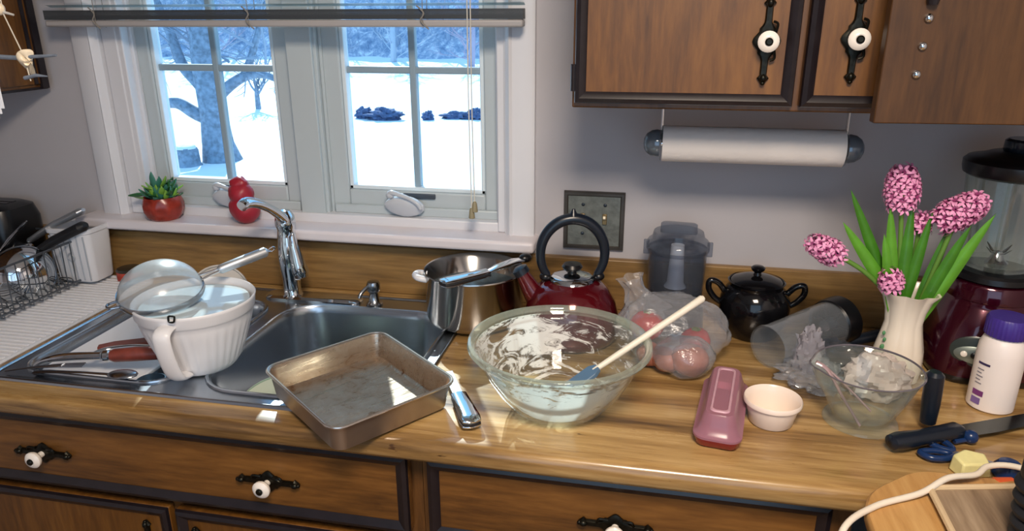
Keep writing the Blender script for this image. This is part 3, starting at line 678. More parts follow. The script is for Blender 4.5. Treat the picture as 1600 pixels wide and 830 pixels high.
# ================================================================== GLASS BOWL WITH BATTER
gb = thing('glass_mixing_bowl', 'big clear glass mixing bowl smeared with white batter', 'mixing bowl', (.081, -.485, CZ+.0006))
pout = [(.0, 0), (.070, 0), (.076, .003), (.090, .016), (.112, .045), (.130, .078), (.141, .104), (.1455, .112), (.1545, .116), (.1585, .121), (.157, .128), (.1525, .130), (.148, .127)]
pin = [(.1395, .106), (.127, .079), (.108, .047), (.086, .020), (.072, .0075), (.0, .006)]
B().lathe(pout+pin, 96).build('bowl', M_bowlglass, gb, ang=70)
B().lathe([(.1475, .1135), (.1550, .1175), (.1588, .1222), (.1572, .1288), (.1525, .1308), (.1478, .1275), (.1455, .121)], 96, cap0=False, cap1=False).build('rim_bead', thin('bowl_rim_glass', '#f0f6f0', '#e9efe2', .14, .04, 1.3, facing=.3), gb)
def smear():
    t = NT('batter_smear'); p0 = t.pr(srgb('#f4f5f3'), .35); tl = t.n('ShaderNodeBsdfTranslucent'); tl.inputs[0].default_value = srgb('#f4f5f3'); p = t.n('ShaderNodeMixShader'); p.inputs[0].default_value = .42; t.l(p0.outputs[0], p.inputs[1]); t.l(tl.outputs[0], p.inputs[2]); tr = t.n('ShaderNodeBsdfTransparent')
    n = t.noise(t.coord((.8, .8, 2.6)), 15, 8, .7, 1.8)
    tc = t.n('ShaderNodeTexCoord'); 
    def blob(c, r, amp):
        d = t.n('ShaderNodeVectorMath', operation='DISTANCE'); t.l(tc.outputs['Object'], d.inputs[0]); d.inputs[1].default_value = c
        m = t.n('ShaderNodeMapRange'); m.inputs['From Min'].default_value = 0; m.inputs['From Max'].default_value = r; m.inputs['To Min'].default_value = amp; m.inputs['To Max'].default_value = 0
        t.l(d.outputs['Value'], m.inputs['Value']); return m.outputs[0]
    nc = t.n('ShaderNodeMath', operation='MULTIPLY_ADD'); t.l(n, nc.inputs[0]); nc.inputs[1].default_value = 2.4; nc.inputs[2].default_value = -.72; acc = nc.outputs[0]
    for c, r, amp in (((-.075, .095, .085), .10, .38), ((.03, -.10, .045), .12, .44), ((-.05, -.10, .04), .10, .40), ((.08, -.08, .06), .08, .26), ((-.12, .02, .10), .07, .18)):
        ad = t.n('ShaderNodeMath', operation='ADD'); t.l(acc, ad.inputs[0]); t.l(blob(c, r, amp), ad.inputs[1]); acc = ad.outputs[0]
    f = t.ramp(acc, [(.56, (.03, .03, .03, 1)), (.64, (.5, .5, .5, 1)), (.74, (.97, .97, .97, 1))])
    mx = t.n('ShaderNodeMixShader'); t.l(f, mx.inputs[0]); t.l(tr.outputs[0], mx.inputs[1]); t.l(p.outputs[0], mx.inputs[2])
    t.bump(n, p0, .5, .002)
    return t.done(mx)
B().lathe([(.1445, .1175), (.1385, .106), (.1258, .079), (.1068, .047), (.0848, .0205), (.071, .0085), (.05, .0075)], 96, cap0=False, cap1=False).build('batter_smears', smear(), gb)
t = thing('rubber_spatula', 'white handled rubber spatula with blue blade leaning in the glass bowl', 'spatula', (.142, -.498, .992))
d = Vector((.179, .103, .108)); L = d.length; t.rotation_mode = 'QUATERNION'; t.rotation_quaternion = d.to_track_quat('X', 'Z')
B().tube([(0, 0, 0), (.05, 0, 0), (.2, 0, 0), (L-.004, 0, 0), (L, 0, 0)], [.0045, .0055, .0062, .0068, .004], 14).build('handle', mat('spatula_handle', '#e6dfcf', .4), t)
B().loft([[(-.052, -.010, -.001), (-.052, .016, -.001), (-.052, .016, .001), (-.052, -.010, .001)], [(-.03, -.015, -.002), (-.03, .016, -.002), (-.03, .016, .002), (-.03, -.015, .002)], [(-.002, -.015, -.004), (-.002, .015, -.004), (-.002, .015, .004), (-.002, -.015, .004)], [(.010, -.007, -.004), (.010, .007, -.004), (.010, .007, .004), (.010, -.007, .004)]]).build('blade', mat('spatula_blue', '#54708c', .35), t, bevel=.003)

# ================================================================== PRODUCE BAG
def blob(name, m, parent, c, r, scale=(1, 1, 1), amp=.12, fr=8, seed=0, n=36, k=24, loc=None):
    b = B().ball((0, 0, 0), 1, n, k); vs = []
    for v in b.v:
        V = Vector(v); q = 1+amp*noise.noise(V*fr/4+Vector((seed*3.1, seed, 2)))*1.4+amp*.5*noise.noise(V*fr+Vector((seed, 5, 2)))
        vs.append((V.x*r*scale[0]*q, V.y*r*scale[1]*q, V.z*r*scale[2]*q))
    b.v = vs
    o = b.build(name, m, parent); o.location = c; return o
bag = thing('produce_bag', 'clear plastic produce bag knotted at its top beside the kettle, holding red tomatoes', 'plastic bag', (.274, -.250, CZ+.001))
b = B().ball((0, 0, 0), 1, 84, 60); vs = []
for v in b.v:
    V = Vector(v); q = 1+.16*noise.noise(V*1.6+Vector((3, 1, 2)))+.06*noise.noise(V*5+Vector((0, 7, 0)))+.035*abs(noise.noise(V*11))
    z = V.z*.064*q
    vs.append((V.x*.104*q, V.y*.086*q, max(z*1.12, -.062)+.063))
b.v = vs; b.build('bag_body', M_film, bag)
b = B(); lo = []
for k in range(12):
    u = k/11; rr = .034*(1-u)**1.3+.010+(.014*max(0, u-.72)/.28)
    c = Vector((-.050-.036*u, .015+.01*u, .085+.072*u))
    lo.append([c+Vector((rr*(1+.25*math.sin(5*a+u*5))*math.cos(a), rr*(1+.25*math.sin(5*a+u*5))*math.sin(a), .3*rr*math.cos(a))) for a in [2*PI*i/30 for i in range(30)]])
b.loft(lo, False, False).build('twisted_neck', M_film, bag)
M_tom = mat('tomato_skin', '#b5271c', .22, var=.15, vscale=30)
M_onion = mat('pink_potato_skin', '#a8654f', .5, var=.2, vscale=40)
for label, cat, nm, m, c, r in (('red tomato at upper left inside the plastic bag', 'tomato', 'tomato', M_tom, (.226, -.268, .984), .033), ('red tomato at right inside the plastic bag, behind the pink potato', 'tomato', 'tomato', M_tom, (.322, -.262, .957), .029)):
    t = thing(nm, label, cat, c, group='tomatoes in the bag'); blob('fruit', m, t, (0, 0, 0), r, (1.05, 1, .88), .05, 4, len(label))
    B().lathe([(.0, .0), (.006, .002), (.011, -.001)], 5, cap1=False).build('calyx', mat('calyx_green', '#5c6b2c', .6), t, loc=(0, 0, r*.86))
ob = thing('onion_bag', 'small tight film-wrapped pack of pinkish potatoes in front of the tomatoes', 'plastic bag', (.300, -.322, CZ+.001))
b = B().ball((0, 0, 0), 1, 64, 44); vs = []
for v in b.v:
    V = Vector(v); q = 1+.10*noise.noise(V*2+Vector((9, 1, 2)))+.05*abs(noise.noise(V*9))
    vs.append((V.x*.058*q, V.y*.044*q, max(V.z*.040*q, -.037)+.038))
b.v = vs; b.build('wrap', M_film, ob)
for c, r, L in (((.310, -.325, .945), .033, 'pink potato in the film wrap, the largest at right'), ((.268, -.318, .938), .026, 'pink potato in the film wrap, in the middle'), ((.237, -.300, .937), .024, 'small brown-pink potato at left end of the wrap, touching the glass bowl')):
    t = thing('potato', L, 'potato', c, group='potatoes beside the bowl'); blob('skin', M_onion, t, (0, 0, 0), r, (1.1, 1, .92), .1, 5, r*100, 28, 20)

# ================================================================== CHOPPER, CROCK, TUMBLER
fp = thing('food_chopper', 'smoky clear food chopper cup with lid behind the produce bag', 'food chopper', (.281, -.092, CZ))
B().lathe([(0, 0), (.062, 0), (.066, .006), (.064, .05), (.058, .085), (.05, .088), (0, .088)], 40).build('base', M_black, fp)
B().lathe([(.058, .088), (.0595, .092), (.062, .165), (.0625, .185), (.0605, .185), (.0595, .165), (.057, .094), (0, .092)], 48, cap0=True).build('cup', M_smoke, fp)
B().lathe([(.064, .178), (.0665, .182), (.0665, .196), (.063, .201), (.056, .206), (.052, .220), (.030, .222), (.012, .222), (0, .222)], 48, cap0=False).build('lid', M_smoke, fp)
B().loft([rrect(.078, .03, .012, .218), rrect(.076, .028, .012, .236), rrect(.070, .022, .010, .238)]).build('lid_grip', M_smoke, fp, rot=(0, 0, -.1))
B().lathe([(.024, .095), (.018, .105), (.015, .165), (.014, .19), (0, .192)], 28).build('blade_hub', M_whitep, fp)
for s_ in (-1, 1): B().box(-.006, .006, -.004, .004, .170, .202).build('latch', M_smoke, fp, loc=(s_*.066, -.01, 0), bevel=.002)
ck = thing('bean_pot', 'small glossy black lidded bean pot with two ear handles', 'pot', (.449, -.098, CZ+.001))
B().lathe([(0, 0), (.050, 0), (.054, .004), (.066, .030), (.0735, .062), (.071, .085), (.062, .103), (.055, .110), (.056, .118), (.059, .121), (.056, .123), (.053, .119), (.051, .110), (.068, .085), (.07, .06), (.05, .008), (0, .006)], 56).build('pot', mat('black_glaze', '#0d0d10', .1), ck)
B().lathe([(.053, .118), (.0535, .121), (.048, .126), (.025, .132), (.009, .134), (.007, .140), (.013, .145), (.015, .150), (.010, .154), (0, .155)], 40).build('lid', mat('black_glaze', '#0d0d10', .1), ck)
for s_ in (-1, 1):
    B().tube(smoothpath([(s_*.062, 0, .092), (s_*.078, -.002, .112), (s_*.095, -.003, .116), (s_*.097, -.003, .098), (s_*.084, -.001, .078), (s_*.070, 0, .068)], 6), .0065, 12).build('ear_handle', mat('black_glaze', '#0d0d10', .1), ck)
p0, p1 = Vector((.462, -.258, .9545)), Vector((.606, -.128, .962))
t = thing('blender_cup', 'empty clear plastic cup lying on its side with black base ring', 'cup', p0); d = p1-p0
t.rotation_mode = 'QUATERNION'; t.rotation_quaternion = d.to_track_quat('Z', 'Y'); L = d.length
B().lathe([(.0425, -.004), (.0435, .0), (.041, .001), (.0425, .06), (.0455, .12), (.047, L-.015), (.0445, L-.012), (.043, .12), (.0395, .06), (.0385, .004), (.040, -.002)], 56, cap0=False, cap1=False).build('cup', M_cleark, t)
B().lathe([(.0455, L-.018), (.050, L-.014), (.052, L), (.052, L+.02), (.046, L+.026), (0, L+.026)], 44, cap0=False).build('base_ring', M_black, t)
for k in range(6):
    a = 2*PI*k/6; B().box(.008, .040, -.0018, .0018, L-.012, L-.006).build('base_rib', M_black, t, rot=(0, 0, a))
B().lathe([(.012, L-.03), (.014, L-.006), (0, L-.006)], 20).build('blade_seat', mat('dark_plastic', '#2b3038', .4), t)

# ================================================================== BUTTER DISH, RAMEKIN, MEASURING CUP
bd = thing('butter_dish', 'covered butter dish with frosted pink lid on dark red base', 'butter dish', (.361, -.475, CZ+.0005), math.radians(-8.5))
B().loft([rrect(.060, .190, .012, 0), rrect(.066, .198, .014, .003), rrect(.074, .212, .020, .016), rrect(.076, .214, .021, .018), rrect(.070, .206, .018, .018), rrect(.060, .190, .012, .008)]).build('base', mat('dish_red', '#8c1528', .2), bd)
M_pinklid = thin('pink_lid', '#d8a8b8', '#c08a9c', .50, .22, .8, facing=.25)
B().loft([rrect(.077, .216, .022, .0185), rrect(.077, .216, .022, .022), rrect(.066, .204, .020, .026), rrect(.056, .190, .018, .040), rrect(.050, .182, .016, .052), rrect(.044, .176, .014, .056)], False, True).build('lid', M_pinklid, bd)
B().loft([rrect(.032, .160, .010, .0562), rrect(.030, .157, .009, .0585), rrect(.024, .150, .008, .0585), rrect(.023, .148, .007, .0565)], False, False).build('lid_ridge', mat('lid_ridge_pink', '#c59aa8', .3), bd)
rk = thing('ramekin', 'small plain white ramekin beside the pink butter dish', 'ramekin', (.443, -.467, CZ+.0005))
B().lathe([(0, 0), (.033, 0), (.036, .003), (.042, .030), (.0435, .036), (.0475, .038), (.0480, .043), (.0465, .046), (.0445, .044), (.041, .034), (.034, .006), (0, .0045)], 56).build('dish', mat('cream_ceramic', '#f0e0d3', .2), rk)
mc = thing('measuring_cup', 'clear glass footed measuring jug with black rubber grip', 'measuring cup', (.592, -.437, CZ+.0006))
B().lathe([(0, 0), (.050, 0), (.060, .002), (.058, .006), (.046, .010), (.048, .014), (.062, .045), (.074, .075), (.083, .098), (.086, .102), (.0845, .1035), (.081, .100), (.071, .075), (.059, .045), (.044, .016), (0, .013)], 64, mod=lambda a, z: 1+(.10*math.exp(-((a-PI*1.02)/.22)**2) if z > .07 else 0)).build('jug', M_clear, mc)
B().lathe([(.0838, .1005), (.0862, .1025), (.0845, .1040), (.0828, .102)], 64, cap0=False, cap1=False, mod=lambda a, z: 1+.10*math.exp(-((a-PI*1.02)/.22)**2)).build('rim', mat('clear_rim', '#6f6a72', .08, .3), mc)
B().tube([(.080, -.003, .095), (.098, -.004, .100)], .006, 10).build('bracket', M_clear, mc)
B().tube([(.103, -.006, .010), (.103, -.006, .014), (.102, -.006, .05), (.100, -.005, .10), (.100, -.005, .106)], [.008, .0125, .0145, .0145, .009], 18).build('grip', M_navy, mc)
t = thing('plastic_tongs', 'clear pinkish plastic tongs leaning out of the glass measuring jug', 'tongs', (.506, -.455, 1.022))
for k, e in enumerate(((.075, -.025, -.096), (.100, .018, -.090))):
    B().tube(smoothpath([(0, 0, 0), (.018, .004*(k*2-1)-.004, -.010), (e[0]*.6, e[1]*.6, e[2]*.55), e]), interp([.006, .005, .004, .004]), 8, flat=.5).build('arm', thin('pinkish_plastic', '#e9d9dc', '#d9c0c4', .45, .12, 1.), t)

# ================================================================== CRUMPLED PLASTIC AND WRAP
def crumple(name, label, cat, c, sc, m, seed, amp=.5, n=40, k=28, fr=2.6):
    t = thing(name, label, cat, c); b = B().ball((0, 0, 0), 1, n, k); vs = []
    for v in b.v:
        V = Vector(v); q = 1+amp*noise.noise(V*fr+Vector((seed, seed*2, 1)))+amp*.6*abs(noise.noise(V*fr*2.6+Vector((seed, 3, 1))))
        vs.append((V.x*sc[0]*q, V.y*sc[1]*q, max(V.z*sc[2]*q, -sc[2]*.8)+sc[2]*.8))
    b.v = vs; b.build('film', m, t, ang=25); return t
crumple('plastic_wrapper', 'crumpled clear plastic wrapper between the lying cup and the jug', 'wrapper', (.535, -.315, CZ+.001), (.050, .045, .022), M_film, 4.2, .7)
crumple('plastic_sleeve', 'grey torn film sleeve standing against the lying cup', 'wrapper', (.535, -.262, CZ+.002), (.024, .018, .046), mat('frosted_film', '#a7a3ac', .4, bump=.4, bscale=40, Transmission_Weight=.35), 9.1, .5)
crumple('dark_plastic_tray', 'dark clear food container lid behind the measuring jug', 'container', (.590, -.240, CZ+.001), (.045, .035, .030), M_smoke, 2.3, .4)
crumple('film_bag', 'white and pink crumpled bread bag at the foot of the vase', 'plastic bag', (.640, -.335, CZ+.001), (.052, .040, .042), mat('bread_bag', '#d9c4bd', .3, var=.22, vscale=26, bump=.5, bscale=30), 6.6, .35)
t = thing('black_utensil', 'dark blue-black utensil lying behind the vase on the counter', 'utensil', (.60, -.165, .925), math.radians(25))
B().tube([(0, 0, 0), (.01, 0, 0), (.10, 0, .012), (.15, 0, .02)], [.008, .012, .012, .008], 12).build('handle', M_navy, t)
t = thing('bottle_cap_small', 'small dark plastic pick lying beside the black grip of the jug', 'clip', (.652, -.468, .916), math.radians(-35))
B().tube([(0, 0, 0), (.01, 0, .001), (.03, 0, 0), (.04, 0, -.002)], [.002, .006, .005, .002], 10, flat=.5).build('pick', M_blackm, t)
t['category'] = 'pick'; t.name = 'plastic_pick'

# ================================================================== VASE AND HYACINTHS
vs_ = thing('flower_vase', 'cream ribbed porcelain vase with small green print holding hyacinths', 'vase', (.694, -.255, CZ+.0006))
def vr(a, z): return 1+.05*abs(math.cos(a*4))+(.05*math.cos(a*8) if z > .165 else 0)
B().lathe([(0, 0), (.036, 0), (.040, .004), (.043, .03), (.041, .06), (.034, .095), (.031, .115), (.034, .140), (.042, .165), (.050, .178), (.051, .180), (.047, .179), (.039, .165), (.031, .140), (.028, .115), (.03, .09), (.035, .02), (0, .012)], 96, mod=vr).build('body', mat('vase_porcelain', '#ece2d2', .22), vs_)
M_gl = mat('green_print', '#4f8a5c', .4)
for k, (dx, z) in enumerate(((-.034, .085), (-.036, .070), (-.039, .054), (-.040, .040), (-.037, .098))):
    B().ball((dx, -.0215, z), .006 if k % 2 else .0045, 8, 6, (.7, .5, 1)).build('printed_leaf', M_gl, vs_)
def leafmesh(L, w_, bend):
    b = B(); lo = []
    for k in range(11):
        u = k/10; ww = w_*(math.sin(PI*min(1, .18+u*.82))**.7)*(1 if u < .97 else .3); z = L*u; y = bend*u*u
        lo.append([(-ww, y+ww*.35, z), (-ww*.5, y+.0, z), (0, y-ww*.12, z), (ww*.5, y, z), (ww, y+ww*.35, z), (ww*.5, y+.0015, z), (0, y-ww*.12+.0025, z), (-ww*.5, y+.0015, z)])
    return b.loft(lo)
M_leaf = [mat('hyacinth_leaf', '#3f7a1e', .35, var=.25, vscale=25), mat('hyacinth_leaf_light', '#5b9a2c', .35, var=.2, vscale=25)]
# floret
fb = B()
for k in range(6):
    a = 2*PI*k/6; c, s_ = math.cos(a), math.sin(a)
    pts = [(.001, -.0012, .003), (.001, .0012, .003), (.006, -.0022, .006), (.006, .0022, .006), (.0105, -.0016, .005), (.0105, .0016, .005), (.0128, 0, .0030)]
    fb.add([(x*c-y*s_, x*s_+y*c, z) for x, y, z in pts], [(0, 1, 3, 2), (2, 3, 5, 4), (4, 5, 6)])
fb.lathe([(.0006, -.006), (.002, -.002), (.0018, .002), (.0014, .0035)], 6, cap1=False)
def petal_mat(name, a, b_):
    t = NT(name); p = t.pr(None, .5); p.inputs['Subsurface Weight'].default_value = .1; p.inputs['Subsurface Radius'].default_value = (.004, .002, .003)
    tc = t.n('ShaderNodeTexCoord'); le = t.n('ShaderNodeVectorMath', operation='LENGTH'); t.l(tc.outputs['Object'], le.inputs[0])
    m = t.n('ShaderNodeMapRange'); m.inputs['From Min'].default_value = .003; m.inputs['From Max'].default_value = .012; t.l(le.outputs['Value'], m.inputs['Value'])
    t.l(t.ramp(m.outputs[0], [(0, srgb(a)), (.35, srgb(a)), (.6, srgb(b_)), (1, srgb(b_))]), p.inputs['Base Color']); return t.done(p)
M_fl = petal_mat('petal_pink', '#8c3468', '#ee9fca')
floret0 = fb.build('floret', M_fl, None, ang=80)
first_floret = [True]
def hyacinth(label, base, tip, hl, hr_, n, leaves=(), head=None):
    base, tip = Vector(base), Vector(tip); t = thing('hyacinth', label, 'flower', base, group='pink hyacinths in the vase')
    tp = tip-base; d = tp.normalized()
    B().tube(smoothpath([(0, 0, 0), tp*.5+Vector((0, 0, .012 if abs(d.x) > .5 else 0)), tp]), interp([.0045, .0045, .004]), 10).build('stem', mat('stem_green', '#5f8a35', .45), t)
    dd = (tp-(tp*.5+Vector((0, 0, .012 if abs(d.x) > .5 else 0)))).normalized()
    if head: dd = Vector(head).normalized()
    q = dd.to_track_quat('Z', 'Y'); ga = 2.39996
    for i in range(n):
        u = (i+.5)/n; a = i*ga; r = hr_*(math.sin(PI*(.12+.80*u))**.5)*.78; z = (u-.5)*hl
        pos = q @ Vector((r*math.cos(a), r*math.sin(a), z)); nrm = q @ Vector((math.cos(a), math.sin(a), .25+1.6*max(0, u-.75)))
        if first_floret[0]: f = floret0; f.parent = t; first_floret[0] = False
        else: f = floret0.copy(); f.name = 'floret'; COL.objects.link(f); f.parent = t
        f.location = tp+pos; f.rotation_mode = 'QUATERNION'; f.rotation_quaternion = nrm.to_track_quat('Z', 'Y'); s_ = random.uniform(1.0, 1.3); f.scale = (s_, s_, s_)
    for k, (L, w_, bend, rx, ry, rz, lo_) in enumerate(leaves):
        leafmesh(L, w_, bend).build('leaf', M_leaf[k % 2], t, loc=lo_, rot=(rx, ry, rz))
    return t
VB = Vector((.694, -.255, 1.02))
r_ = math.radians
hyacinth('upright pink hyacinth at the top middle of the vase', VB+Vector((-.01, 0, 0)), (.652, -.255, 1.276), .068, .029, 50,
         [(.215, .011, .01, 0, r_(-2), 0, (-.004, -.012, .02)), (.21, .011, 0, 0, r_(-10), 0, (-.012, -.008, .02)), (.20, .010, 0, 0, r_(6), 0, (.0, -.010, .02)), (.16, .010, .01, r_(4), r_(-14), 0, (-.014, -.012, .02))])
hyacinth('pink hyacinth leaning right toward the blender jar', VB+Vector((.012, 0, 0)), (.748, -.262, 1.240), .078, .028, 52,
         [(.19, .011, -.01, 0, r_(16), 0, (.004, -.018, .02)), (.225, .012, -.012, 0, r_(21), 0, (.010, -.016, .015)), (.19, .010, .01, 0, r_(12), 0, (.002, .0, .015))], (.80, -.1, .58))
hyacinth('pink hyacinth drooping far left over the lying cup', VB+Vector((-.016, 0, .04)), (.538, -.265, 1.160), .058, .022, 36,
         [(.245, .010, 0, 0, r_(-26), 0, (-.002, .004, -.01)), (.19, .011, 0, 0, r_(-37), 0, (-.002, -.004, .0))])
hyacinth('tiny pink hyacinth tip peeking between the two tall ones', VB+Vector((0, .006, 0)), (.697, -.238, 1.208), .026, .015, 16)
hyacinth('short pink hyacinth at the left lip of the vase', VB+Vector((-.012, -.01, 0)), (.653, -.278, 1.112), .026, .018, 22)

# ================================================================== BLENDER
bn = thing('blender', 'dark red countertop blender with clear jar and black lid', 'blender', (.862, -.170, CZ+.0005))
def sq(w_, z, r): return rrect(w_, w_, r, z, 8)
B().loft([sq(.185, 0, .05), sq(.196, .006, .055), sq(.200, .016, .06)]).build('foot', M_black, bn)
B().loft([sq(.200, .016, .06), sq(.203, .045, .07), sq(.196, .085, .08), sq(.178, .120, .08), sq(.156, .142, .07), sq(.150, .150, .07), sq(.150, .152, .07)]).build('body', M_bred, bn)
B().lathe([(.074, .150), (.077, .153), (.076, .180), (.073, .184), (.06, .186)], 48).build('collar', M_bred, bn)
B().lathe([(.064, .185), (.070, .188), (.069, .198), (.064, .203), (.05, .203)], 48).build('jar_seat', M_black, bn)
jarp = lambda a, z: 1+.03*max(0, math.cos(a*4))**3
B().lathe([(.052, .206), (.058, .210), (.063, .24), (.073, .33), (.078, .392), (.0755, .392), (.0705, .33), (.060, .24), (.054, .216), (.0, .214)], 72, mod=jarp).build('jar', M_clear, bn)
for k in range(8):
    a = 2*PI*k/8+.3; B().tube([(.059*math.cos(a), .059*math.sin(a), .222), (.0675*math.cos(a), .0675*math.sin(a), .30), (.0745*math.cos(a), .0745*math.sin(a), .385)], .0022, 6).build('jar_rib', M_clear, bn)
B().lathe([(.016, .206), (.020, .214), (.012, .222), (.007, .236), (0, .238)], 20).build('blade_hub', M_chrome, bn)
for k in range(4):
    B().tube([(0, 0, .230), (.014, 0, .234), (.028, 0, .246)], [.004, .004, .001], 6, flat=.3).build('blade', M_steel, bn, rot=(0, 0, k*PI/2+.4))
B().lathe([(.0765, .378), (.0835, .382), (.086, .392), (.086, .404), (.080, .410), (.062, .414), (.045, .421), (0, .421)], 56, cap0=True).build('lid', M_black, bn)
B().lathe([(.034, .420), (.036, .424), (.035, .440), (.030, .444), (0, .444)], 36).build('lid_cap', mat('cap_smoke', '#20242b', .15), bn, loc=(.012, .008, 0))
fp_ = Vector((-.036, -.0945, .068))
cp_ = B(); N = 36
cp_.loft([[Vector((.046*math.cos(2*PI*i/N), y, .030*math.sin(2*PI*i/N))) for i in range(N)] for y in (.01, -.004)]+[[Vector((.042*math.cos(2*PI*i/N), -.006, .026*math.sin(2*PI*i/N))) for i in range(N)]])
pn = cp_.build('control_panel', mat('panel_green_grey', '#39413f', .25, .3), bn, loc=tuple(fp_), rot=(r_(-8), 0, r_(-22)))
B().loft([[Vector((.039*math.cos(2*PI*i/N), -.0058, -.004+.017*math.sin(2*PI*i/N)-.002)) for i in range(N)], [Vector((.037*math.cos(2*PI*i/N), -.0072, -.006+.015*math.sin(2*PI*i/N))) for i in range(N)]]).build('panel_inlay', mat('panel_silver', '#7d8781', .3, .5), pn)
for k, (dx, m) in enumerate(((-.022, M_porc), (-.006, M_black), (.008, M_black), (.024, M_porc))):
    B().lathe([(.0055, 0), (.0055, .003), (.004, .004), (0, .004)], 16, axis=(0, -1, 0)).build('button', m, pn, loc=(dx, -.007, -.006))

# ================================================================== BOTTLE
bt = thing('white_bottle', 'white plastic bottle with purple screw cap in front of the blender', 'bottle', (.829, -.338, CZ+.0005))
B().lathe([(0, 0), (.033, 0), (.0365, .003), (.0368, .10), (.0355, .118), (.031, .130), (.0275, .135), (.0275, .15), (0, .15)], 48).build('body', mat('bottle_plastic', '#efe6e2', .35), bt)
cap = B(); cap.lathe([(.0315, .137), (.0325, .139), (.0325, .166), (.030, .171), (.0, .1715)], 96, mod=lambda a, z: 1+(.018*math.cos(a*32) if z < .168 else 0)); cap.build('cap', mat('cap_purple', '#3d2a86', .4), bt)
def curved(name, m, a0, a1, z0, z1, parent, R=.0371):
    N = 10; b = B(); lo = []
    for R_ in (R, R+.0004):
        pass
    A = [a0+(a1-a0)*i/N for i in range(N+1)]
    v0 = [(R*math.cos(a), R*math.sin(a), z0) for a in A]+[(R*math.cos(a), R*math.sin(a), z1) for a in reversed(A)]
    v1 = [(x*1.008, y*1.008, z) for x, y, z in v0]
    b.loft([v0, v1]); return b.build(name, m, parent, ang=30)
curved('label_stripe', mat('label_purple', '#7c3f7e', .4), r_(196), r_(226), .028, .038, bt)
curved('label_stripe', mat('label_violet', '#8068a8', .4), r_(196), r_(222), .012, .024, bt)
curved('label_heading', mat('label_navy', '#352a55', .4), r_(196), r_(228), .086, .090, bt)
for k in range(5): curved('label_print', mat('label_grey', '#8a8590', .5), r_(197), r_(216-(k % 2)*5), .050+k*.0065, .0518+k*.0065, bt)

# ================================================================== KNIFE, SCISSORS, SCRAPS
t = thing('kitchen_knife', 'large kitchen knife with thick black handle pointing right', 'knife', (.612, -.532, .930), rot=(0, r_(2), r_(29)))
B().tube([(0, 0, 0), (.004, 0, 0), (.02, 0, 0), (.06, 0, -.001), (.11, 0, .0), (.135, 0, 0), (.146, 0, 0)], [.007, .0135, .0165, .0145, .0155, .0165, .010], 20, flat=.85).build('handle', M_navy, t)
B().loft([[(x, y0, -.0016), (x, y1, -.0016), (x, y1, -.0004), (x, y0, -.0004)] for x, y0, y1 in ((.14, -.018, .014), (.20, -.020, .014), (.34, -.016, .014), (.38, -.002, .012))]).build('blade', mat('blade_grey', '#4c504e', .18, .9), t, smooth=False)
B().ball((.003, -.0, .0), .007, 14, 8, (.6, 1, 1)).build('end_cap', M_black, t)
M_bl = mat('blue_plastic', '#16315f', .25)
t = thing('kitchen_scissors', 'navy blue handled kitchen scissors lying under the big knife', 'scissors', (.700, -.520, .9175), r_(-20))
for s_ in (-1, 1):
    B().tube(smoothpath([(0, s_*.004, 0), (-.02, s_*.010, 0), (-.035, s_*.024, 0), (-.020, s_*.034, .001), (.0, s_*.024, .001), (.008, s_*.010, 0)], 6, True), .0052, 10, True).build('finger_loop', M_bl, t)
    B().add([(.005, -.006*s_, -.001*s_), (.095, .001*s_, -.001*s_), (.005, .008*s_, -.001*s_), (.005, -.006*s_, .001-.001*s_), (.095, .001*s_, .001-.001*s_), (.005, .008*s_, .001-.001*s_)], [(0, 1, 2), (3, 4, 5), (0, 1, 4, 3), (1, 2, 5, 4), (2, 0, 3, 5)]).build('blade', M_steel, t, smooth=False)
t = thing('bottle_stopper', 'round dark blue ball-shaped stopper beside the kitchen scissors', 'stopper', (.748, -.478, .9235))
B().ball((0, 0, 0), .0115, 18, 12).build('ball', M_bl, t)
B().tube([(-.008, -.004, -.004), (-.026, -.010, -.006)], .004, 8).build('neck', M_bl, t)
t = thing('cheese_wedge', 'pale yellow wedge of cheese touching the white cord', 'cheese', (.719, -.560, CZ+.0005), r_(20))
B().loft([[(-.026, -.016, 0), (.022, -.020, 0), (.030, .006, 0), (.004, .022, 0), (-.026, .012, 0)], [(-.024, -.014, .024), (.018, -.016, .022), (.026, .005, .026), (.002, .019, .028), (-.023, .011, .026)]]).build('wedge', mat('cheese', '#e6e0a2', .4, var=.1, vscale=40), t, bevel=.003)
t = thing('blue_bottle_top', 'glossy dark blue bottle stopper to the right of the cheese wedge', 'stopper', (.770, -.562, CZ+.0005))
B().lathe([(0, 0), (.018, 0), (.021, .004), (.020, .016), (.014, .024), (0, .026)], 28).build('dome', M_bl, t)
B().tube([(.012, -.006, .01), (.026, -.016, .009), (.034, -.03, .007)], .007, 10).build('stem', M_bl, t)
t = thing('carrot_piece', 'small orange carrot chunk tucked under the cord', 'carrot', (.748, -.603, .9215), r_(10))
B().lathe([(.009, -.014), (.011, -.012), (.010, .013), (.008, .015), (0, .0155)], 20, axis=(1, .1, 0)).build('chunk', mat('carrot', '#c9562a', .5, var=.1), t)

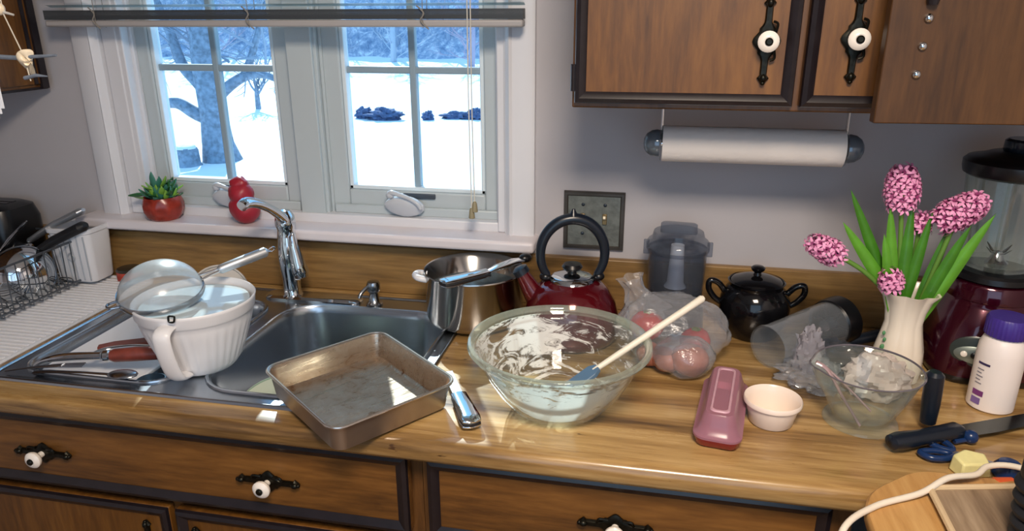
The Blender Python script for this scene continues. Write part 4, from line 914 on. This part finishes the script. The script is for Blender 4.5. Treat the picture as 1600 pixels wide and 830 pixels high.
# ================================================================== BOARDS, CORD, BELLOWS
def wb(z0, z1, grow): return
t = thing('wooden_board', 'light wooden board with rounded corner at the inner counter corner', 'cutting board', (.70, -.80, CZ+.0005))
def poly_round(pts, r, n=6):
    out = []; m = len(pts)
    for i in range(m):
        p = Vector(pts[i]); a = (Vector(pts[i-1])-p); b2 = (Vector(pts[(i+1) % m])-p)
        rr = r[i]; pa = p+a.normalized()*rr; pb = p+b2.normalized()*rr
        for k in range(n+1):
            u = k/n; out.append((1-u)**2*pa+2*u*(1-u)*p+u*u*pb)
    return out
BX = [(.528-.70, -1.05+.80), (.90-.70, -1.05+.80), (.90-.70, -.606+.80), (.63-.70, -.600+.80), (.534-.70, -.680+.80)]
pl = poly_round(BX, [.03, .02, .03, .03, .05])
M_bd = wood('board_maple', ['#8a6236', '#b98d55', '#cda56c'], 1, .4, 80, 12, .1, .05)
def slab(poly, z0, z1, name, m, parent, e=.003):
    c = sum(poly, Vector((0, 0)))/len(poly)
    def ins(k): return [p+(c-p).normalized()*k for p in poly]
    return B().loft([[(p.x, p.y, z0) for p in ins(e)], [(p.x, p.y, z0+e) for p in poly], [(p.x, p.y, z1-e) for p in poly], [(p.x, p.y, z1) for p in ins(e)]]).build(name, m, parent)
slab(pl, 0, .020, 'board', M_bd, t)
t = thing('tan_tray', 'grey-tan wooden tray board with pale raised rim, on the light wooden board', 'tray', (.70, -.74, CZ+.0210))
pl = poly_round([(.622-.70, -.95+.74), (.80-.70, -.95+.74), (.80-.70, -.622+.74), (.629-.70, -.660+.74)], [.02, .02, .01, .012])
slab(pl, 0, .007, 'board', wood('grey_board', ['#5f4c3b', '#8b765f', '#a8937a'], 1, .55, 70, 16, .1, .05), t, .001)
B().tube([(p.x, p.y, .009) for p in pl], .0045, 8, True).build('rim', mat('board_rim', '#cdb591', .5), t)
cdp = [(.470, -.90, .80), (.478, -.83, .90), (.492, -.772, .936), (.545, -.712, .9355), (.613, -.674, .939), (.655, -.646, .950), (.700, -.622, .9450), (.725, -.598, .946), (.765, -.588, .944), (.84, -.585, .925), (.93, -.60, .9165)]
t = thing('power_cord', 'white appliance cord curving over the boards at lower right', 'cord', (.613, -.674, .935))
B().tube([p-Vector((.613, -.674, .935)) for p in smoothpath(cdp, 8)], .0044, 12).build('cord', mat('cord_plastic', '#e0d6c6', .45), t)
t = thing('ribbed_black_grinder', 'black ribbed rubber grip standing at the lower right edge of frame', 'grinder', (.731, -.758, CZ+.0290), rot=(r_(-6), r_(-3), 0))
prof = [(0, 0), (.034, 0)]
for k in range(5):
    z = .004+k*.017; prof += [(.037, z), (.0395, z+.006), (.037, z+.012), (.033, z+.0145)]
prof += [(.034, .092), (.032, .108), (.024, .12), (.010, .126), (0, .127)]
B().lathe([(r, z*1.02) for r, z in prof], 48).build('grip', M_blackm, t)

# ================================================================== WINDOW SILL ORNAMENTS
pp_ = thing('potted_succulent', 'small red clay pot of green succulent at left end of window sill', 'plant', (-.991, -.038, 1.0795))
def pr3(a, z): return 1+.035*math.cos(a*9)*math.sin(z*60)
B().lathe([(0, 0), (.034, 0), (.042, .008), (.048, .024), (.049, .038), (.045, .052), (.042, .058), (.039, .056), (.040, .047), (0, .046)], 54, mod=pr3).build('pot', mat('glazed_red_clay', '#8e2f22', .25, var=.35, vscale=45, bump=.4, bscale=50), pp_)
M_su = [mat('succulent_green', '#2f6b3c', .35, var=.3), mat('succulent_light', '#7fae45', .35, var=.2), mat('succulent_blue', '#3d7a68', .35)]
lf = B(); lo = []
for k in range(7):
    u = k/6; ww = .0075*math.sin(PI*(.15+.83*u))**.8; lo.append([(.034*u, ww*math.cos(2*PI*i/8), .003*math.sin(2*PI*i/8)*(1-u*.5)+.006*u*u) for i in range(8)])
lf.loft(lo); leaf0 = lf.build('leaf', M_su[0], pp_, loc=(0, 0, .052))
lmeshes = []
for m in M_su:
    me = leaf0.data.copy(); me.materials.clear(); me.materials.append(m); lmeshes.append(me)
leaf0.rotation_euler = (0, -.4, 0)
for k in range(78):
    o = part(leaf0, 'leaf', pp_, loc=(.030*math.cos(k*2.4)*(k/78), .020*math.sin(k*2.4), .052+.036*(1-k/78)*random.random()), rot=(random.uniform(-.4, .4), -random.uniform(.1, 1.3), k*2.4), scale=random.uniform(.7, 1.15))
    o.data = lmeshes[k % 3]
for k, (dx, dz) in enumerate(((-.045, .058), (-.06, .052), (-.035, .066), (-.055, .064))):
    o = part(leaf0, 'leaf', pp_, loc=(dx*.75, -.004*k, dz), rot=(.3*k, .2, PI+.3*(k-1.5)), scale=1.1); o.data = lmeshes[k % 3]
fg = thing('red_ornament', 'small dark red lumpy ceramic figure on the sill behind the faucet spout', 'ornament', (-.764, -.038, 1.0795))
M_rf = mat('red_glaze_matte', '#9c2131', .4, var=.1, bump=.2, bscale=80)
blob('lower_body', M_rf, fg, (0, 0, .036), .037, (1, .92, 1), .05, 5, 1)
blob('upper_body', M_rf, fg, (-.006, 0, .074), .032, (1, .9, .95), .08, 5, 2)
blob('crest', M_rf, fg, (-.008, 0, .098), .020, (1.15, .9, .9), .12, 6, 5)

# ================================================================== DISH DRAINER, LEFT
dm = thing('drain_board', 'white ribbed plastic drain board left of the sink', 'drain board', (-1.171, -.335, CZ+.0005))
b = B().loft([rrect(.29, .54, .03, 0), rrect(.30, .55, .032, .006), rrect(.30, .55, .032, .011), rrect(.29, .54, .03, .011), rrect(.285, .535, .028, .007)])
b.build('tray', M_whitep, dm, loc=(-.002, 0, 0))
b = B()
for k in range(34): b.box(-.135, .135, -.0022, .0022, .0068, .0100, at=(0, -.25+k*.0152, 0))
stuff(b.build('ridges', M_whitep, dm, bevel=0, smooth=False))
dr = thing('dish_rack', 'chrome wire dish rack standing on the white drain board', 'dish rack', (-1.30, -.235, CZ+.0125))
M_wire = mat('rack_wire', '#6b7178', .3, .8)
X0, X1, Y0, Y1 = -.20, .115, -.20, .175
for z in (.012, .115):
    B().tube(smoothpath([(X0, Y0, z), (X1, Y0, z), (X1, Y1, z), (X0, Y1, z)], 1, True), .003, 8, True).build('rail', M_wire, dr)
for k in range(14):
    y = Y0+.012+k*.027
    B().tube([(X0, y, .118), (X0, y, .004), (X1, y, .004), (X1+.002, y, .118)], .0016, 6).build('wire', M_wire, dr)
    B().tube(smoothpath([(X1-.012, y, .006), (X1-.012, y, .020), (X1-.045, y, .020), (X1-.045, y, .006)], 4), .0016, 6).build('plate_loop', M_wire, dr)
for x in (-.12, -.03, .06): B().tube([(x, Y0, .002), (x, Y1, .002)], .002, 6).build('wire', M_wire, dr)
for x, y in ((X0, Y0), (X1, Y0), (X0, Y1), (X1, Y1)): B().tube([(x, y, -.001), (x, y, .115)], .003, 8).build('post', M_wire, dr)
uc2 = thing('utensil_cup', 'white square fluted utensil cup at back of the dish rack', 'utensil holder', (-1.196, -.100, CZ+.020))
lo = [rrect(.100, .075, .018, 0), rrect(.104, .079, .018, .004), rrect(.116, .090, .018, .125), rrect(.124, .098, .02, .128), rrect(.126, .100, .02, .138), rrect(.118, .092, .018, .139), rrect(.108, .082, .016, .10), rrect(.092, .068, .014, .006)]
B().loft(lo).build('cup', M_whitep, uc2, ang=40)
for k in range(6): B().tube([(-.044+k*.0175, -.0405, .006), (-.048+k*.0192, -.0465, .122)], .0018, 6).build('flute', mat('flute_shadow', '#aab0ba', .4), uc2)
B().tube(smoothpath([(.004, -.045, .03), (.004, -.046, .055), (-.006, -.047, .066), (.004, -.0475, .078), (.014, -.047, .066), (.006, -.046, .056)], 5), .0017, 6).build('emblem_wire', mat('flute_shadow', '#aab0ba', .4), uc2)
# black handled steel pan and others in rack
def lid_like(name, label, cat, c, R, rot, m, knobm=None, deep=.012):
    t = thing(name, label, cat, c, rot=rot)
    B().lathe([(0, deep), (R*.5, deep*.9), (R*.9, deep*.3), (R, 0), (R*1.02, -.002), (R*1.0, -.004), (R*.9, deep*.3-.003), (0, deep-.003)], 48).build('disc', m, t)
    return t
t = lid_like('steel_mixing_bowl', 'shiny steel bowl standing on edge in the dish rack under the black handle', 'bowl', (-1.262, -.225, .972), .070, (r_(84), 0, r_(62)), M_chrome, deep=.045)
B().lathe([(.0706, -.004), (.0735, -.001), (.0706, .002)], 48, cap0=False, cap1=False).build('rolled_rim', M_steel, t)
t = lid_like('glass_pot_lid', 'round glass pot lid with steel rim at far left of the dish rack', 'lid', (-1.372, -.262, .975), .074, (r_(80), 0, r_(62)), mat('lid_glass', '#a58f7c', .1, .1), deep=.016)
B().lathe([(.074, -.006), (.0775, -.001), (.074, .004)], 48, cap0=False, cap1=False).build('rim', M_chrome, t)
def pan_handle(label, p0, p1, m, r, extra=None, name='frying_pan', cat='frying pan'):
    p0, p1 = Vector(p0), Vector(p1); t = thing(name, label, cat, p0); d = p1-p0; L = d.length
    t.rotation_mode = 'QUATERNION'; t.rotation_quaternion = d.to_track_quat('X', 'Z')
    B().tube([(0, 0, 0), (.006, 0, 0), (L*.5, 0, .004), (L-.01, 0, 0), (L, 0, 0)], [r*.5, r*.85, r*1.05, r*1.1, r*.5], 14, flat=.6).build('handle', m, t)
    return t, L
t, L = pan_handle('saucepan with long black handle pointing up right over the utensil cup', (-1.298, -.165, .997), (-1.128, -.150, 1.086), M_blackm, .0195, name='saucepan', cat='saucepan')
B().tube([(-.03, 0, -.004), (.004, 0, 0)], [.006, .008], 10, flat=.6).build('handle_bracket', mat('copper_pink', '#b08a78', .3, .7), t)
B().lathe([(.0, 0), (.062, 0), (.068, .006), (.068, .05), (.065, .05), (.064, .008), (0, .004)], 40, axis=(.25, .1, 1)).build('pan', M_pot, t, loc=(-.078, 0, -.016))
t, L = pan_handle('steel long handle pointing up right behind the black saucepan handle', (-1.335, -.118, 1.023), (-1.167, -.105, 1.110), mat('satin_steel', '#c3c8ce', .3, .85), .0145, name='steel_ladle', cat='ladle')
B().ball((-.03, 0, -.012), .026, 18, 12, (1, 1, .6)).build('ladle_bowl', M_chrome, t)
t, L = pan_handle('flat steel turner blade rising at far left of the rack', (-1.37, -.19, 1.00), (-1.285, -.16, 1.090), M_steel, .006, name='steel_turner', cat='turner')
B().box(.02, .10, -.013, .013, -.001, .001).build('blade', M_steel, t, smooth=False)
t = thing('black_toaster', 'black rounded toaster at far left corner behind the dish rack', 'toaster', (-1.490, -.085, CZ))
B().loft([rrect(.24, .13, .03, 0), rrect(.25, .14, .035, .01), rrect(.25, .14, .035, .16), rrect(.235, .125, .035, .192), rrect(.20, .09, .03, .202)]).build('body', M_black, t)
B().box(-.09, .09, -.012, -.002, .1995, .2035).build('slot', M_dark, t); B().box(-.09, .09, .008, .018, .1995, .2035).build('slot', M_dark, t)
t = thing('red_tin', 'low red and dark tin on the counter between utensil cup and strainer', 'tin', (-1.100, -.066, CZ+.0125-.0120))
B().lathe([(0, 0), (.030, 0), (.032, .002), (.032, .030), (.030, .033)], 32).build('body', mat('tin_red', '#a03a2c', .35, var=.3, vscale=50), t)
B().lathe([(.031, .0305), (.0325, .034), (.029, .038), (.012, .040), (0, .040)], 32).build('lid', mat('tin_lid', '#4a4742', .3, .6), t)

# ================================================================== HANGING MOBILE (top left)
hm = thing('shell_mobile', 'hanging mobile of driftwood sticks, cord and a pale shell at top left', 'mobile', (-.680, -.70, 1.50))
M_tw = mat('driftwood', '#6c7683', .7, var=.2, vscale=60)
M_cd = mat('mobile_cord', '#c9c0ae', .8)
B().tube([(-.12, .0, .017), (.0, 0, .012), (.068, 0, .016)], [.0035, .0032, .0018], 8).build('stick', M_tw, hm)
B().tube([(-.06, -.01, .085), (-.03, 0, .080), (.012, 0, .070)], [.003, .003, .0015], 8).build('stick', mat('pale_stick', '#b9b6ae', .7), hm)
B().tube([(.008, 0, -.016), (.028, .0, -.012), (.046, 0, -.013)], [.003, .0025, .001], 8).build('stick', M_tw, hm)
B().tube([(-.004, 0, .94), (-.004, 0, .07), (.014, 0, .016), (.017, 0, -.02)], .0009, 6).build('cord', M_cd, hm)
lo = []
for k in range(26):
    u = k/25; a = u*2*PI*1.7; rr = .002+.0105*u**1.2; c = Vector((.020+.004*math.cos(a)*(.4+u), -.004*math.sin(a), .006-.016*u*math.cos(a*.5)))
    lo.append([c+Vector((rr*math.cos(2*PI*i/14)*.9, rr*.5*math.sin(a+2*PI*i/14), rr*math.sin(2*PI*i/14))) for i in range(14)])
B().loft(lo).build('shell', mat('shell_cream', '#e3d3b6', .35, var=.15, vscale=80), hm)
B().ball((-.012, 0, .078), .009, 12, 8, (1.2, .8, 1)).build('bead', mat('shell_cream', '#e3d3b6', .35), hm)
for k, (x, z0, z1) in enumerate(((-.050, .07, .020), (-.052, -.0, -.075), (-.046, .0, -.068), (-.040, .01, -.060))):
    B().box(x-.004 if k else x-.012, x+.001 if k else x+.006, -.001, .001, z1, z0).build('paper_strip', mat('white_strip', '#e8ecf2', .6), hm, rot=(0, r_(6) if k == 0 else 0, 0), smooth=False)

# ================================================================== CEILING LAMP
cl = thing('ceiling_lamp', 'round white ceiling lamp above the middle of the kitchen', 'lamp', (.35, -1.7, WH-.001))
B().lathe([(.16, 0), (.16, -.02), (.14, -.05), (.08, -.075), (0, -.08)], 40).build('diffuser', M_white, cl)

# ================================================================== OUTSIDE
GZ = -.6
def snowmat():
    t = NT('snow'); p = t.pr(srgb('#f2f4f6'), .8); t.bump(t.noise(t.coord(), 1.2, 5), p, .3, .2); return t.done(p)
M_snow = snowmat()
g = B(); NX, NY = 60, 60
vs = []
for j in range(NY+1):
    for i in range(NX+1):
        x = -45+70*i/NX; y = .3+90*(j/NY)**1.6
        z = GZ+.05*noise.noise(Vector((x*.3, y*.3, 0)))+(max(0, y-23)*.06 if y < 40 else 1.02+(y-40)*.30)
        vs.append((x, y, z))
g.add(vs, [(j*(NX+1)+i, j*(NX+1)+i+1, (j+1)*(NX+1)+i+1, (j+1)*(NX+1)+i) for j in range(NY) for i in range(NX)])
struct(g.build('ground', M_snow))
M_bark = mat('frosty_bark', '#8391a3', .85, var=.35, vscale=14, bump=.4, bscale=20)
M_twig = mat('frosty_twig', '#97a3b5', .9)
def twigs(b, base, d, L, r, depth, rnd, up=.15):
    pts = [Vector(base)]; dd = Vector(d).normalized()
    for k in range(3):
        dd = (dd+Vector((rnd.uniform(-.25, .25), rnd.uniform(-.25, .25), rnd.uniform(-.15, .15)+up*.3))).normalized(); pts.append(pts[-1]+dd*L/3)
    b.tube(pts, [r, r*.85, r*.7, r*.5], 3 if depth < 2 else 5)
    if depth > 0:
        for q in range(rnd.choice((3, 4))):
            p = pts[rnd.choice((1, 2, 3))]; nd = (dd+Vector((rnd.uniform(-1, 1), rnd.uniform(-1, 1), rnd.uniform(-.6, .8)))).normalized()
            twigs(b, p, nd, L*rnd.uniform(.55, .75), r*.55, depth-1, rnd, up)
rnd = random.Random(3)
tr = thing('bare_tree', 'big leafless tree with forked trunk outside the left window', 'tree', (-6.48, 8.6, GZ))
o3 = Vector((-6.48, 8.6, GZ))
def TP(*pts): return [Vector(p)-o3 for p in pts]
b = B()
b.tube(smoothpath(TP((-6.45, 8.6, -.72), (-6.50, 8.6, -.35), (-6.505, 8.6, .0), (-6.51, 8.6, .38), (-6.54, 8.6, .80), (-6.53, 8.6, 1.4), (-6.45, 8.6, 2.2))), interp([.34, .24, .21, .21, .20, .17, .13]), 16)
b.tube(smoothpath(TP((-6.50, 8.6, .02), (-6.78, 8.55, .12), (-7.02, 8.5, .27), (-7.36, 8.5, .29), (-7.9, 8.5, .55), (-8.6, 8.5, .8))), interp([.13, .10, .085, .075, .06, .03]), 10)
b.tube(smoothpath(TP((-6.50, 8.6, .33), (-6.70, 8.6, .58), (-6.93, 8.6, .85), (-7.05, 8.6, 1.3), (-7.3, 8.6, 2.0))), interp([.11, .10, .085, .07, .05]), 10)
b.tube(smoothpath(TP((-6.45, 8.6, .30), (-6.30, 8.65, .47), (-5.99, 8.7, .66), (-5.67, 8.7, .70), (-5.32, 8.7, .60), (-4.9, 8.7, .62))), interp([.10, .09, .075, .055, .04, .02]), 10)
b.tube(smoothpath(TP((-6.0, 8.7, .66), (-5.8, 8.7, 1.0), (-5.6, 8.8, 1.6), (-5.3, 8.9, 2.4))), interp([.06, .055, .04, .03]), 8)
b.build('trunk', M_bark, tr)
b = B()
for k in range(75):
    p = (rnd.uniform(-8.2, -4.9), 8.6+rnd.uniform(-.7, .7), rnd.uniform(.85, 2.3)); q = Vector(p)-o3
    twigs(b, q, (rnd.uniform(-1, 1), rnd.uniform(-.6, .6), rnd.uniform(-.3, .8)), 1.0, .022, 2, rnd)
for s_ in ((-7.4, .35), (-5.6, .70), (-5.2, .62), (-5.9, .66), (-7.0, .9)):
    twigs(b, Vector((s_[0], 8.62, s_[1]))-o3, (rnd.uniform(-.5, .9), 0, rnd.uniform(-.5, .5)), .35, .012, 1, rnd)
stuff(b.build('twigs', M_twig, tr))
# small shrub-like tree with its shadow
t = thing('young_tree', 'small bare young tree standing in snow behind the big tree', 'tree', (-9.25, 14.6, GZ))
b = B().tube([(0, 0, -.1), (0, 0, .35), (.02, 0, .55)], [.07, .055, .045], 8)
for k in range(7): twigs(b, (0, 0, .3+.04*k), (math.cos(k*2.2)*.8, math.sin(k*2.2)*.5, .9), .55, .028, 2, rnd)
b.build('branches', M_bark, t)
# stone / stump beside the tree
t = thing('snowy_stump', 'blue-grey stump in the snow just left of the big tree', 'stump', (-6.77, 8.15, GZ-.02))
B().lathe([(.22, 0), (.19, .05), (.18, .24), (.16, .28), (0, .29)], 24, mod=lambda a, z: 1+.05*math.sin(a*5)).build('stump', M_bark, t)
B().lathe([(.17, .27), (.14, .31), (0, .33)], 24, cap0=False).build('snow_cap', M_snow, t)
# shrubs in the snow beyond the right window
M_sh = mat('dark_shrub', '#56678c', .85, var=.3, vscale=20)
def shrub(c, r, s_, label):
    t = thing('shrub', label, 'shrub', c, group='dark shrubs in the snow'); b = B()
    blob('foliage', M_sh, t, (0, 0, r*.45*s_[2]), r, s_, .5, 9, c[0])
    b2 = B(); rr = random.Random(int(c[0]*100))
    for k in range(26):
        a = rr.uniform(0, 2*PI); b2.tube([(0, 0, .05), (r*s_[0]*1.1*math.cos(a), r*.8*math.sin(a), r*rr.uniform(.3, 1.3)*s_[2])], [.012, .004], 3)
    stuff(b2.build('twigs', M_sh, t))
for c, r, s_, L in (((-6.12, 13.5, GZ), .17, (1, .8, .9), 'small round dark shrub at the left end of the row seen through right window'),
                    ((-5.62, 13.4, GZ), .27, (1.35, .8, .55), 'wide low dark shrub left of the right window muntin'),
                    ((-4.66, 13.5, GZ), .12, (1, .8, 1), 'tiny dark shrub just right of the right window muntin'),
                    ((-4.10, 13.8, GZ), .20, (1.6, .8, .45), 'low dark shrub second from right in the snow'),
                    ((-3.66, 13.8, GZ), .19, (1.1, .8, .75), 'dark shrub at right edge of the right window glass')):
    shrub(c, r, s_, L)
# far woods
hb = B(); NX, NY = 80, 30; vs = []
for j in range(NY+1):
    for i in range(NX+1):
        x = -50+70*i/NX; u = j/NY; y = 28.5+45*u
        vs.append((x, y, -.62+min(1, u*9)*2.6+u*18+.9*noise.noise(Vector((x*.5, y*.5, 4)))+.5*noise.noise(Vector((x*1.7, y*1.7, 4)))))
hb.add(vs, [(j*(NX+1)+i, j*(NX+1)+i+1, (j+1)*(NX+1)+i+1, (j+1)*(NX+1)+i) for j in range(NY) for i in range(NX)])
t = NT('brushwood'); p = t.pr(None, .95)
t.l(t.ramp(t.noise(t.coord((1, 1, .55)), 2.6, 12, .85, .3), [(.38, srgb('#6f819f')), (.47, srgb('#9aaac2')), (.53, srgb('#c0bfcf')), (.60, srgb('#f0f3f7'))]), p.inputs['Base Color'])
hb_o = hb.build('brushwood', t.done(p))
def woods_mesh(H, nb, depth, k):
    b = B(); b.tube([(0, 0, -.4), (.1, 0, 1.2), (0, .1, 2.8), (.1, 0, H*.85)], [.14, .11, .08, .03], 6)
    for q in range(nb): twigs(b, (0, 0, .15+q*H*.83/nb), (math.cos(q*2.4+k), math.sin(q*2.4+k), .45), 1.25-.7*q/nb, .026, depth, rnd, .3)
    return b
WM = [mat('woods_twig_a', '#a3afc4', .9), mat('woods_twig_b', '#b9c3d2', .9), mat('woods_twig_c', '#bfb0c2', .9)]
vars_ = []
for k in range(9):
    x = -25+k*3.6; y = 27+.8*math.sin(k*2.1); z = GZ+(y-23)*.06-.1
    t = thing('woods_tree', 'bare frosty tree in the front row of the far woods beyond the snow', 'tree', (x, y, z), k*1.3, group='bare trees of the far woods')
    if k < 3: o = woods_mesh(5.4, 16, 3, k).build('branches', WM[k], t, ang=180); vars_.append(o)
    else: o = vars_[k % 3].copy(); o.name = 'branches'; COL.objects.link(o); o.parent = t
tag(stuff(hb_o), 'frosty blue-grey brushwood covering the far hillside', 'brushwood')
b = B()
for k in range(60):
    y = 30.5+(k//20)*4+rnd.uniform(-1.5, 1.5); x = -36+(k % 20)*1.9+rnd.uniform(-.7, .7)
    m = woods_mesh(5.5, 12, 2, k); o0 = Vector((x, y, GZ+(y-23)*.06-.1)); b.add([Vector(v)+o0 for v in m.v], m.f)
tag(stuff(b.build('distant_trees', WM[0], ang=180)), 'dense bare grey-blue woodland behind the front row of trees', 'woodland')
